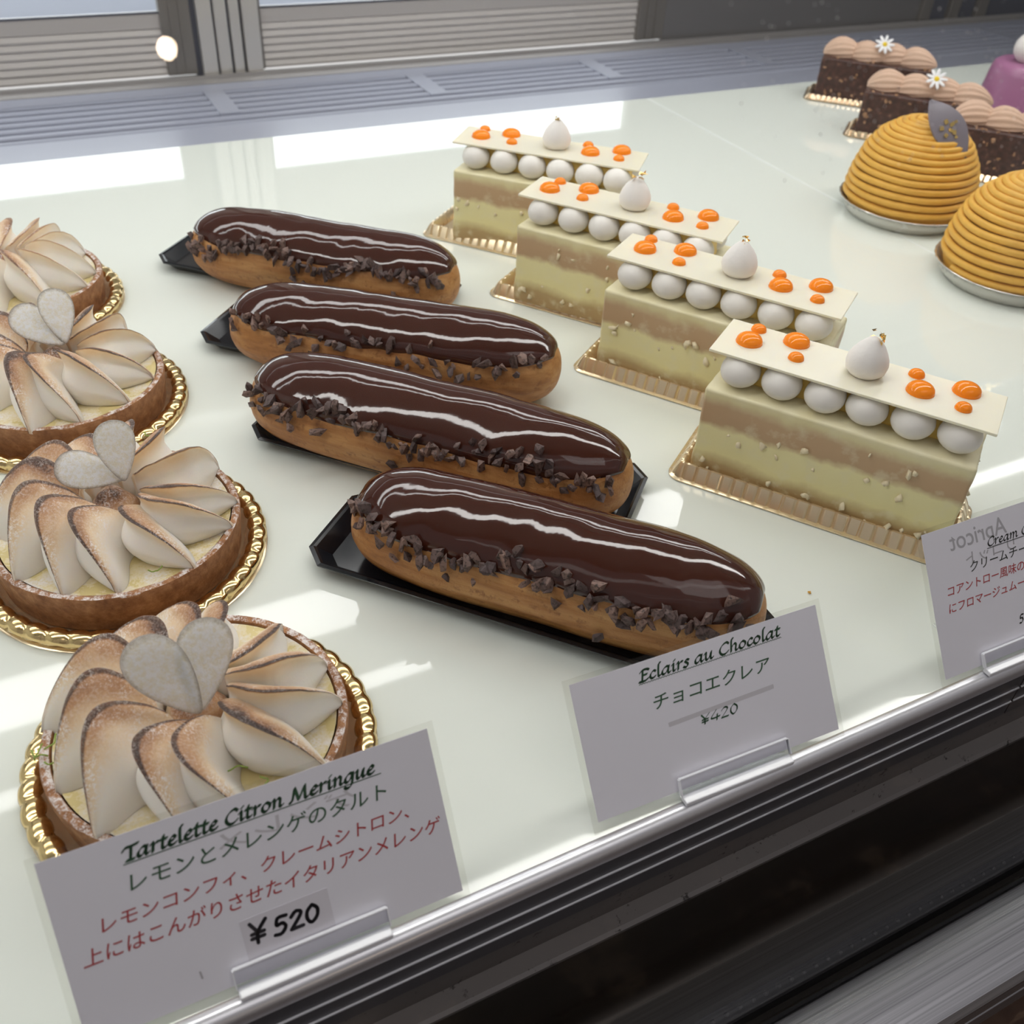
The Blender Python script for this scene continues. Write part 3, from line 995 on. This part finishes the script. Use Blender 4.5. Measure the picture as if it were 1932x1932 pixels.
def leaf_vf(seed):
    rr = random.Random(seed)
    V, F = [], []
    for k in range(7):
        c_ = Vector((rr.uniform(-.12, .12), rr.uniform(-.12, .12), rr.uniform(0, .22)))
        p = [c_ + Vector((rr.uniform(-.13, .13), rr.uniform(-.13, .13), rr.uniform(-.1, .1))) for _ in range(4)]
        b_ = len(V)
        V += [tuple(q) for q in p]
        F += [(b_, b_ + 1, b_ + 2), (b_ + 1, b_ + 3, b_ + 2)]
    return V, F
NUTS = [mesh_of('nut_piece', chunk(0.16 * s_, 70 + k, 0.8), 'nut', True) for k, s_ in enumerate((1.0, 1.35, .75, .9, 1.2, .6))]
DROPS = [(0.97, 2.30, 0), (1.04, 1.30, 1), (2.45, 2.15, 1), (2.71, 1.0, 0), (6.46, 2.28, 0), (6.77, 1.25, 1), (8.15, 2.12, 1), (8.27, 0.98, 0)]

def cheesecake(corner, ang, plank_ang, label, seed, leaf, tray_corner, tray_ang, tray_label):
    global gt0
    tc = along(tray_corner, tray_ang, 5.2, 2.15)
    if gt0 is None:
        gt0 = obj('gold_tray', GTRAY, None, loc=(*tc, 0), rot=(0, 0, math.radians(tray_ang)))
        tag(gt0, tray_label, 'tray', 'gold trays under the cheesecakes')
    else:
        dup(gt0, (*tc, 0), tray_ang, tray_label)
    cc = along(corner, ang, CL / 2 + 0.27, CW / 2 - 0.45)
    t = thing('white_cheesecake', label, 'cake', (*cc, 0.15), ang, 'white cheesecake slices')
    rr = random.Random(seed)
    obj('cake_body', BODY, None, t)
    top = CH_
    obj('glow_strip', box(-CL / 2 + .4, CL / 2 - .4, -0.62, 0.62, top - 0.05, top + 1.0, 0.1), 'ball_glow', t)  # added block whose yellow stands for the glow between the balls
    for row in (-1, 1):
        for k in range(6):
            obj('cream_ball', BALLS[rr.randrange(4)], None, t, loc=(-CL / 2 + 0.86 + k * 1.46 + rr.uniform(-.05, .05), row * 0.82 - (0.05 if row < 0 else 0), top + 0.54), rot=(0, 0, rr.uniform(0, 6)))
    pa = math.radians(plank_ang - ang)
    px, py = -CL / 2 - 0.27, -CW / 2 + 0.45
    zt = top + 1.14
    pl = obj('chocolate_plank', PLANK, None, t, loc=(px, py, zt), rot=(0, 0, pa))
    for u, v, big in DROPS:
        obj('apricot_drop', DROP_L if big else DROP_S, None, pl, loc=(u + rr.uniform(-.08, .08), v + rr.uniform(-.06, .06), 0.10))
    ks = obj('meringue_kiss', KISS, None, pl, loc=(4.95, 1.42, 0.09), rot=(0, 0, seed))
    ks.scale = (0.92, 0.92, 0.92)
    lf = obj('gold_flake', move(leaf_vf(seed), (leaf[0], leaf[1], leaf[2]), sc=leaf[3]), 'gold_leaf', pl, loc=(4.95, 1.42, 0.0))
    for k in range(34):
        face = rr.random()
        z = rr.choice((rr.uniform(.2, .8), rr.uniform(2.0, 3.0), rr.uniform(1.7, 2.3), rr.uniform(0.3, 3.2)))
        if face < 0.72: p = (rr.uniform(-CL / 2 + .2, CL / 2 - .2), -CW / 2 - 0.01, z)
        elif face < 0.86: p = (-CL / 2 - 0.01, rr.uniform(-1.3, 1.4), z)
        else: p = (CL / 2 + 0.04, rr.uniform(-1.5, 1.4), z)
        obj('nut_piece', NUTS[rr.randrange(6)], None, t, loc=p, rot=(rr.uniform(0, 6), rr.uniform(0, 6), rr.uniform(0, 6)))
    return t
cheesecake((19.85, 22.6), -54.5, -55.5, 'front white cheesecake with orange gel drops, nearest the price cards', 3, (0.10, 0.03, 1.27, 1.5), (18.75, 22.35), -54.0,
           'ribbed gold tray under the front white cheesecake')
cheesecake((20.42, 30.32), -55.5, -55.5, 'second white cheesecake from the front with a small gold fleck on its meringue', 5, (0, 0, 1.42, 0.8), (19.2, 30.3), -54.5,
           'ribbed gold tray under the second cheesecake from the front')
cheesecake((19.95, 37.2), -54.0, -52.5, 'third white cheesecake from the front with a tall gold leaf twist on its meringue', 8, (0.1, 0, 1.36, 1.7), (18.85, 37.8), -53.5,
           'ribbed gold tray under the third cheesecake from the front')
cheesecake((19.95, 44.4), -45.5, -43.3, 'rearmost white cheesecake nearest the grille', 9, (0, 0, 1.42, 1.0), (18.5, 45.2), -50,
           'ribbed gold tray under the rearmost cheesecake')

# ------------------------------------------------------------------ pumpkin mont blancs
def spiral_vf(turns=16, R=3.52, H=4.4, rad=0.185):
    path = []
    N = 900
    for k in range(N):
        f = k / (N - 1)
        # travel evenly along the dome's meridian
        m_ = f ** 0.9 * 1.0
        ang = m_ * PI / 2 * 0.97
        r = R * max(0.03, math.cos(ang) ** 0.82)
        z = 0.70 + H * math.sin(ang) ** 0.95
        a = 2 * PI * turns * m_
        r += 0.05 * nz3(math.cos(a) * 2, math.sin(a) * 2, m_ * 8)
        z += 0.06 * nz3(math.cos(a) * 1.5, math.sin(a) * 1.5, m_ * 9 + 5)
        path.append((r * math.cos(a), r * math.sin(a), z))
    return tube(path, rad, 9)
def mont_blanc(c, rz, label, cup_label):
    cup = tag(obj('silver_cup', lathe([(0, 0.0), (3.15, 0.0), (3.3, 0.06), (3.55, 0.45), (3.72, 0.80), (3.84, 0.84), (3.82, 0.88), (3.70, 0.85), (3.50, 0.48), (3.25, 0.14), (0, 0.12)], 96,
              lambda a, j, r, z: (r + (0.02 * math.sin(a * 60) if 2 < j < 9 else 0), z)), 'silver', loc=(*c, 0), rot=(0, 0, rz), smooth=True), cup_label, 'cup', 'silver cups under the pumpkin domes')
    t = thing('pumpkin_mont_blanc', label, 'cake', (*c, 0.2), math.degrees(rz), 'pumpkin mont blancs')
    obj('piped_strands', spiral_vf(), 'pumpkin', t, smooth=True)
    core = [(0, 0.0), (3.15, 0.0), (3.3, 0.3), (3.45, 0.75), (3.28, 1.8), (2.9, 2.9), (2.3, 3.8), (1.55, 4.5), (0.7, 4.9), (0, 4.95)]
    obj('cream_core', lathe(core, 48), 'pumpkin', t, smooth=True)
    n = 14
    V = []
    for k in range(n + 1):
        f = k / n
        w = 0.98 * math.sin(PI * f) ** 0.8
        for s_ in (-1, 0, 1):
            for dz in (0.05, -0.05):
                V.append((3.7 * f - 1.85, s_ * w, 0.16 * math.sin(PI * f) - 0.10 * abs(s_) + dz))
    F = []
    for k in range(n):
        a = k * 6
        b_ = a + 6
        F += [(a, b_, b_ + 2, a + 2), (a + 2, b_ + 2, b_ + 4, a + 4), (a + 1, a + 3, b_ + 3, b_ + 1), (a + 3, a + 5, b_ + 5, b_ + 3), (a, a + 1, b_ + 1, b_), (a + 4, b_ + 4, b_ + 5, a + 5)]
    ax = Vector((0.36, -0.62, -0.66)).normalized()           # the leaf leans over the crown, its face to the shop
    nm = Vector((-0.30, -0.55, 0.62))
    nm = (nm - ax * nm.dot(ax)).normalized()
    mr = Matrix((ax, nm.cross(ax), nm)).transposed()
    mr = Matrix.Rotation(-rz, 3, 'Z') @ mr
    lp = Matrix.Rotation(-rz, 3, 'Z') @ Vector((-0.30, -1.55, 5.15))
    lf = obj('chocolate_leaf', (V, F), 'grey_choc', t, loc=tuple(lp), rot=mr.to_euler(), smooth=True, sharp_deg=45)
    rr = random.Random(5)
    for k in range(14):
        obj('gold_flake', move(plate([(-.07, -.05), (.06, -.07), (.08, .05), (-.03, .08)], 0, 0.015), (0, 0, 0), rr.uniform(0, 6), rr.uniform(1.0, 1.9)), 'gold_leaf', lf,
            loc=(rr.gauss(0, .28), rr.gauss(0, .2), 0.215))
    return t
mont_blanc((46.4, 38.6), 0.6, 'pumpkin dome of piped strands with a gold flecked grey leaf, whole in view', 'shallow silver cup under the whole pumpkin dome')
mont_blanc((45.1, 29.75), 2.9, 'pumpkin dome of piped strands cut by the right edge of the picture', 'shallow silver cup under the pumpkin dome at the right edge')

# ------------------------------------------------------------------ chocolate brownies with piped cream
BOARD = mesh_of('gold_board', ribbed_tray_vf(4.7, 1.95, 0.42, 0.40), 'gold_pale', True, 40)
def shell_vf(L, W, H, seed):
    """piped scroll with fine grooves"""
    nu, nv = 46, 72
    def fn(i, j):
        s = i / (nu - 1)
        a = 2 * PI * j / nv
        f = (math.sin(PI * min(1, max(0.0, s * 0.97 + 0.02))) ** 0.6) * (1.0 - 0.25 * s)
        g_ = 1 + 0.055 * math.sin(a * 16 + s * 5 + seed)
        return (s * L, W * f * g_ * math.cos(a) + 0.12 * math.sin(s * 4 + seed), H * f * g_ * (math.sin(a) if math.sin(a) > 0 else 0.35 * math.sin(a)) + 0.15)
    return grid(fn, nu, nv, wrap_v=True)
BROWN = mesh_of('brownie_body', cake_body_vf(8.0, 2.9, 2.9, 20), 'brownie', True)
SHELLS = [mesh_of('piped_cream', shell_vf(2.9, 1.0, 1.25, k), 'choc_cream', True) for k in range(3)]
CNUT = [mesh_of('nut_piece', chunk(0.17 * s_, 90 + k, 0.8), 'choc_nut') for k, s_ in enumerate((1, .7, 1.3, .85))]
def petal_d():
    return blob(0.33, 0.115, 0.05, 12, 8)
DPET = mesh_of('daisy_petal', move(petal_d(), (0.42, 0, 0.02)), 'petal_white', True)
DEYE = mesh_of('daisy_eye', blob(0.20, 0.20, 0.12, 14, 8), 'daisy_yellow', True)
def brownie(corner, ang, label, seed, board_label, daisy):
    bc = along(corner, ang, 4.7, 1.95)
    b_ = tag(obj('gold_board', BOARD, None, loc=(*bc, 0), rot=(0, 0, math.radians(ang))), board_label, 'tray', 'gold boards under the brownies')
    t = thing('chocolate_brownie', label, 'cake', (*bc, 0.09), ang, 'chocolate brownies with piped cream')
    obj('brownie_body', BROWN, None, t)
    for k, x in enumerate((-4.05, -2.25, -0.45, 1.3)):
        obj('piped_cream', SHELLS[(k + seed) % 3], None, t, loc=(x, 0.05, 2.8), rot=(0, math.radians(-3), math.radians((-1) ** k * 5)))
    rr = random.Random(seed)
    for k in range(36):
        f = rr.random()
        p = (rr.uniform(-3.8, 3.8), -1.46, rr.uniform(.3, 2.7)) if f < .75 else (rr.uniform(-3.9, 3.9), rr.uniform(-1.4, -1.0), 2.92) if f < .9 else (-4.0, rr.uniform(-1.2, 1.2), rr.uniform(.3, 2.6))
        obj('nut_piece', CNUT[rr.randrange(4)], None, t, loc=p, rot=(rr.uniform(0, 6), rr.uniform(0, 6), rr.uniform(0, 6)))
    if daisy:
        d = obj('daisy_eye', DEYE, None, t, loc=daisy, rot=(math.radians(48), 0, math.radians(-ang - 35)))
        for k in range(9):
            obj('daisy_petal', DPET, None, d, rot=(0, 0, 2 * PI * k / 9))
    return t
brownie((55.6, 58.6), -46, 'rearmost chocolate brownie with piped cream and a daisy, nearest the grille', 1, 'pale gold board under the rearmost brownie', (0.15, -0.55, 4.15))
brownie((52.6, 50.8), -50, 'middle chocolate brownie with a white daisy, behind the pumpkin dome', 2, 'pale gold board under the middle brownie', (0.25, -0.6, 4.15))
brownie((52.9, 43.4), -50, 'nearest chocolate brownie, between the pumpkin domes and cut by the right edge', 3, 'pale gold board under the nearest brownie', None)

# ------------------------------------------------------------------ violet mousse at the right edge
v = thing('violet_mousse_cake', 'violet mousse cake topped with a white ball, at the upper right edge', 'cake', (67.9, 49.3, 0))
obj('mousse_body', lathe([(0, 0), (3.0, 0), (3.05, 0.15), (2.95, 1.5), (2.7, 3.5), (2.58, 3.95), (2.3, 4.15), (1.8, 4.2), (0, 4.15)], 64), 'violet', v, smooth=True, sharp_deg=70)
obj('white_ball', blob(1.15, 1.15, 1.1, 28, 18), 'violet_ball', v, loc=(-0.5, 0.2, 5.1), smooth=True)
obj('yellow_petal', chunk(0.35, 4, 0.5), 'daisy_yellow', v, loc=(-0.2, 0.1, 6.3))

tag(obj('orange_crumb', chunk(0.085, 6, .7), 'crumb', loc=(19.66, 15.28, 0.05)), 'tiny orange crumb on the white shelf behind the eclair price card', 'crumb')

# ------------------------------------------------------------------ price cards
def hull2(pts):
    pts = sorted(set((round(x, 5), round(y, 5)) for x, y in pts))
    def half(p):
        o_ = []
        for q in p:
            while len(o_) > 1 and (o_[-1][0] - o_[-2][0]) * (q[1] - o_[-2][1]) - (o_[-1][1] - o_[-2][1]) * (q[0] - o_[-2][0]) <= 0: o_.pop()
            o_.append(q)
        return o_
    a, b_ = half(pts), half(pts[::-1])
    return a[:-1] + b_[:-1]
def smooth_line(P, n=7):
    if len(P) < 3: return P
    out = []
    for i in range(len(P) - 1):
        p0, p1, p2, p3 = P[max(0, i - 1)], P[i], P[i + 1], P[min(len(P) - 1, i + 2)]
        for k in range(n):
            t = k / n
            out.append(tuple(0.5 * (2 * p1[d] + (p2[d] - p0[d]) * t + (2 * p0[d] - 5 * p1[d] + 4 * p2[d] - p3[d]) * t * t + (3 * p1[d] - p0[d] - 3 * p2[d] + p3[d]) * t ** 3) for d in (0, 1)))
    return out + [P[-1]]
def arch(x0, x1, top=1.0):
    return [(x0, 0.5), (x0 + (x1 - x0) * 0.55, top), (x1 - 0.02, top - 0.15), (x1 - 0.05, 0.2), (x1 + 0.05, 0.02), (x1 + 0.22, 0.15)]
GL = {
 'a': (.95, [[(.75, .85), (.48, 1.0), (.14, .62), (.1, .18), (.28, .02), (.55, .3), (.76, .98)], [(.76, 1.0), (.68, .3), (.76, .02), (.95, .16)]]),
 'r': (.66, [[(.03, .85), (.2, 1.0), (.2, 0)], [(.2, .5), (.42, .93), (.64, .95)]]),
 't': (.56, [[(.28, 1.4), (.2, .3), (.3, .02), (.54, .14)], [(.02, 1.0), (.55, 1.0)]]),
 'e': (.68, [[(.12, .45), (.45, .58), (.58, .82), (.4, 1.0), (.13, .65), (.12, .2), (.34, .02), (.65, .2)]]),
 'l': (.44, [[(.38, 1.78), (.2, 1.6), (.2, .2), (.3, .02), (.46, .14)]]),
 'i': (.44, [[(.04, .86), (.2, 1.0), (.2, .2), (.28, .02), (.45, .15)], [(.22, 1.38), (.34, 1.5)]]),
 'o': (.80, [[(.42, 1.0), (.13, .72), (.1, .25), (.34, 0.0), (.66, .3), (.69, .75), (.42, 1.0)]]),
 'n': (.95, [[(.03, .86), (.2, 1.0), (.2, 0)], arch(.2, .72)]),
 'm': (1.42, [[(.03, .86), (.2, 1.0), (.2, 0)], [(.2, .5), (.48, 1.0), (.66, .85), (.64, 0)], arch(.64, 1.15)]),
 'h': (.95, [[(.38, 1.78), (.2, 1.6), (.2, 0)], arch(.2, .72)]),
 'u': (.98, [[(.03, .86), (.2, 1.0), (.17, .3), (.28, .02), (.55, .3), (.73, .98)], [(.74, 1.0), (.69, .2), (.78, .02), (.96, .16)]]),
 'g': (.9, [[(.75, .85), (.48, 1.0), (.14, .62), (.1, .18), (.28, .02), (.55, .3), (.76, .98)], [(.76, 1.0), (.7, -.2), (.5, -.62), (.2, -.66), (.05, -.45)]]),
 'c': (.64, [[(.62, .84), (.42, 1.0), (.13, .65), (.12, .2), (.34, .02), (.62, .2)]]),
 's': (.60, [[(.56, .88), (.36, 1.0), (.17, .8), (.44, .45), (.44, .13), (.24, 0.0), (.02, .14)]]),
 'T': (1.0, [[(.0, 1.15), (.15, 1.45), (.6, 1.48), (1.15, 1.6)], [(.62, 1.48), (.6, .3), (.52, .05)], [(.28, .02), (.88, .02)]]),
 'C': (1.08, [[(1.05, 1.28), (.8, 1.55), (.34, 1.25), (.12, .6), (.34, .06), (.7, .0), (1.04, .3)]]),
 'M': (1.66, [[(.0, .02), (.22, .1), (.42, 1.52)], [(.42, 1.5), (.78, .05)], [(.78, .05), (1.28, 1.52)], [(1.28, 1.5), (1.32, .2), (1.44, .02), (1.62, .14)]]),
 'E': (1.0, [[(1.0, 1.36), (.78, 1.52), (.36, 1.5), (.12, 1.25)], [(.38, 1.5), (.36, .2), (.3, .03)], [(.36, .8), (.82, .84)], [(.06, .03), (.6, .0), (1.0, .26)]]),
 '4': (.95, [[(.55, 1.45), (.05, .45), (.92, .45)], [(.66, .85), (.62, 0)]]),
 '2': (.9, [[(.1, 1.05), (.4, 1.4), (.7, 1.1), (.1, .05)], [(.08, .03), (.8, .03)]]),
 '0': (.9, [[(.42, 1.4), (.12, 1.0), (.1, .4), (.36, 0), (.7, .4), (.72, 1.0), (.42, 1.4)]]),
 '5': (.9, [[(.78, 1.4), (.28, 1.4), (.2, .85), (.54, .88), (.72, .5), (.46, .06), (.08, .1)]]),
 '¥': (.95, [[(.05, 1.4), (.44, .7)], [(.86, 1.4), (.44, .7), (.42, 0)], [(.12, .66), (.76, .66)], [(.12, .36), (.76, .36)]]),
 ' ': (.42, []),
}
def pen_text(text, x, y, xh, width, pen, shear=0.24, nib=(0.16, 0.045), round_pen=False, kern=0.06):
    adv = sum(GL[c_][0] + kern for c_ in text)
    sx = width / adv if width else xh
    V, F = [], []
    cx = 0.0
    ang = math.radians(38)
    for ch in text:
        a_, strokes = GL[ch]
        for st in strokes:
            P = smooth_line(st)
            P = [(x + (px + cx) * sx + py * xh * shear, y + py * xh) for px, py in P]
            for i in range(len(P) - 1):
                pts = []
                for px, py in (P[i], P[i + 1]):
                    if round_pen:
                        pts += [(px + pen * .5 * math.cos(q * PI / 4), py + pen * .5 * math.sin(q * PI / 4)) for q in range(8)]
                    else:
                        for sgn in (-1, 1):
                            for sg2 in (-1, 1):
                                pts.append((px + sgn * pen * .5 * math.cos(ang) - sg2 * pen * .14 * math.sin(ang), py + sgn * pen * .5 * math.sin(ang) + sg2 * pen * .14 * math.cos(ang)))
                h = hull2(pts)
                b_ = len(V)
                V += [(q[0], q[1], 0) for q in h]
                F.append(tuple(range(b_, b_ + len(h))))
        cx += a_ + kern
    return V, F
def kana(text, x, y, em, width, shear=0.2, sy=1.0, mirror=False):
    cu = bpy.data.curves.new('kana_tmp', 'FONT')
    cu.body = text
    cu.size = 1.0
    cu.offset = 0.006
    o_ = bpy.data.objects.new('kana_tmp', cu)
    COL.objects.link(o_)
    me = bpy.data.meshes.new_from_object(o_.evaluated_get(bpy.context.evaluated_depsgraph_get()))
    V = [tuple(v_.co) for v_ in me.vertices]
    F = [tuple(p.vertices) for p in me.polygons]
    bpy.data.objects.remove(o_)
    bpy.data.curves.remove(cu)
    bpy.data.meshes.remove(me)
    if not V: return V, F
    w0 = max(v_[0] for v_ in V)
    x0 = min(v_[0] for v_ in V)
    k = width / (w0 - x0)
    s_ = em * sy
    if mirror:
        return [(x + (w0 - v_[0]) * k + v_[1] * s_ * shear, y + v_[1] * s_, 0) for v_ in V], [q[::-1] for q in F]
    return [(x + (v_[0] - x0) * k + v_[1] * s_ * shear, y + v_[1] * s_, 0) for v_ in V], F

def card(origin, rz, lean, Wd, Hd, label, bow=0.0):
    t = thing('price_card', label, 'card', origin, rot=(math.radians(lean), 0, math.radians(rz)))
    t['group'] = 'price cards along the shelf edge'
    obj('laminate_film', box(-0.16, Wd + 0.16, -0.34, Hd + 0.13, -0.035, -0.012), 'film', t)
    obj('paper', box(0, Wd, 0, Hd, -0.011, 0.0), 'paper', t)
    return t
def ink(t, name, vf, m_, z=0.004):
    return obj(name, [ [(a, b_, c_ + z) for a, b_, c_ in vf[0]], vf[1] ], m_, t)
def rule(x0, x1, y, th):
    return [(x0, y - th, 0), (x1, y - th, 0), (x1, y + th, 0), (x0, y + th, 0)], [(0, 1, 2, 3)]
def wavy(x0, x1, y, amp, n):
    V, F = [], []
    for k in range(n + 1):
        x = x0 + (x1 - x0) * k / n
        yy = y + amp * (1 if k % 2 else -1)
        V += [(x, yy - 0.009, 0), (x, yy + 0.009, 0)]
        if k: F.append((2 * k - 2, 2 * k, 2 * k + 1, 2 * k - 1))
    return V, F

c1 = card((-2.91, 10.68, 0.22), -0.8, 57, 8.18, 4.02, 'nearest price card reading Tartelette Citron Meringue with a handwritten price sticker')
ink(c1, 'show_through_writing', kana('ゲンレメ', 3.3, 2.95, 0.45, 3.0, 0.1, mirror=True), 'ink_ghost_faint', 0.002)
ink(c1, 'title_lettering', pen_text('Tartelette Citron Meringue', 1.50, 3.44, 0.185, 5.32, 0.075), 'ink_green')
ink(c1, 'title_underline', rule(1.50, 6.95, 3.385, 0.011), 'ink_green')
ink(c1, 'name_lettering', kana('レモンとメレンゲのタルト', 1.50, 2.82, 0.42, 5.45), 'ink_green')
ink(c1, 'description_lettering', kana('レモンコンフィ、クレームシトロン、', 0.80, 2.19, 0.37, 6.55), 'ink_red')
ink(c1, 'description_lettering', kana('上にはこんがりさせたイタリアンメレンゲ', 0.32, 1.62, 0.40, 7.65), 'ink_red')
ink(c1, 'pencil_mark', move(box(-.02, .02, -.09, .09, 0, 0.001), (2.35, 0.52, 0), 0.1), 'ink_ghost', 0.003)
st = obj('price_sticker', box(3.32, 5.23, 0.31, 1.32, 0.001, 0.006), 'sticker', c1)
ink(st, 'price_lettering', join(pen_text('¥', 3.42, 0.72, 0.33, 0.42, 0.085, 0.15, round_pen=True), pen_text('520', 3.93, 0.70, 0.27, 1.05, 0.085, 0.15, round_pen=True)), 'ink_marker', 0.009)

c2 = card((9.04, 10.77, 0.25), -2.0, 52.7, 7.55, 3.54, 'middle price card reading Eclairs au Chocolat in front of the eclairs')
ink(c2, 'title_lettering', pen_text('Eclairs au Chocolat', 1.86, 3.04, 0.185, 4.4, 0.068), 'ink_green')
ink(c2, 'title_underline', wavy(1.86, 6.28, 2.985, 0.012, 110), 'ink_green')
ink(c2, 'name_lettering', kana('チョコエクレア', 2.12, 2.25, 0.44, 3.60), 'ink_green')
ink(c2, 'pencil_smear', join(move(box(-1.65, 1.65, -.06, .06, 0, 0.0005), (4.1, 1.76, 0), 0.01)), 'ink_ghost_faint', 0.001)
ink(c2, 'price_lettering', pen_text('¥420', 3.36, 1.44, 0.18, 1.20, 0.048, 0.2), 'ink_green')

c3 = card((20.73, 10.58, 0.25), -1.0, 54, 7.8, 4.35, 'right hand price card reading Cream Ch, cut by the right edge of the picture')
ink(c3, 'show_through_writing', kana('Apricot', 1.0, 3.62, 0.75, 2.3, -0.05, mirror=True), 'ink_ghost', 0.002)
ink(c3, 'show_through_writing', kana('リコット', 1.5, 3.08, 0.42, 2.0, 0.1, mirror=True), 'ink_ghost', 0.002)
ink(c3, 'title_lettering', pen_text('Cream Chee', 2.42, 3.39, 0.165, 2.35, 0.05), 'ink_black')
ink(c3, 'title_underline', rule(2.40, 5.0, 3.335, 0.011), 'ink_black')
ink(c3, 'name_lettering', kana('クリームチー', 1.60, 2.84, 0.36, 2.35), 'ink_black')
ink(c3, 'description_lettering', kana('コアントロー風味の', 0.60, 2.36, 0.33, 3.15), 'ink_red')
ink(c3, 'description_lettering', kana('にフロマージュムー', 0.55, 1.86, 0.33, 3.1), 'ink_red')
ink(c3, 'price_lettering', pen_text('5', 3.2, 0.78, 0.175, 0.2, 0.055, 0.2), 'ink_black')

# clear acrylic stands: base plate, front lip, back rest
def stand(c_, w, rz, lean, label):
    t = thing('acrylic_stand', label, 'card stand', (c_[0], c_[1], 0.0), rz)
    t['group'] = 'clear stands of the price cards'
    lz = math.radians(lean)
    obj('foot_plate', box(-w / 2, w / 2, -0.30, 2.0, 0.065, 0.12, 0.02), 'acrylic', t)
    ca, sa = math.cos(lz), math.sin(lz)
    def slab(d0, d1, h0, h1, x0=-w / 2, x1=w / 2):
        # d = distance in front of the card plane, h = height along the card
        pr = [(d * -sa + h * ca, 0.2 + h * sa + d * ca) for d, h in ((d0, h0), (d1, h0), (d1, h1), (d0, h1))]
        return prism(pr, x0, x1)
    lip = obj('front_lip', slab(0.06, 0.16, -0.02, 0.40), 'acrylic', t)
    obj('lit_edge', join(slab(0.05, 0.17, 0.40, 0.425), slab(0.05, 0.17, -0.02, 0.40, -w / 2 - 0.03, -w / 2), slab(0.05, 0.17, -0.02, 0.40, w / 2, w / 2 + 0.03)), 'acrylic_lit', lip)  # pale strips added for the bright lit outline of the lip
    obj('back_rest', slab(-0.16, -0.08, 0.0, 1.3), 'acrylic', t)
    obj('front_bar', box(-w / 2, w / 2, -0.34, -0.06, 0.065, 0.22, 0.03), 'acrylic_lit', t)
    return t
stand((1.75, 10.62), 3.4, -0.8, 57, 'clear acrylic stand holding the nearest price card')
stand((13.1, 10.58), 3.4, -2.0, 52.7, 'clear acrylic stand holding the middle price card')
stand((24.4, 10.5), 4.4, -1.0, 54, 'clear acrylic stand holding the right hand price card')
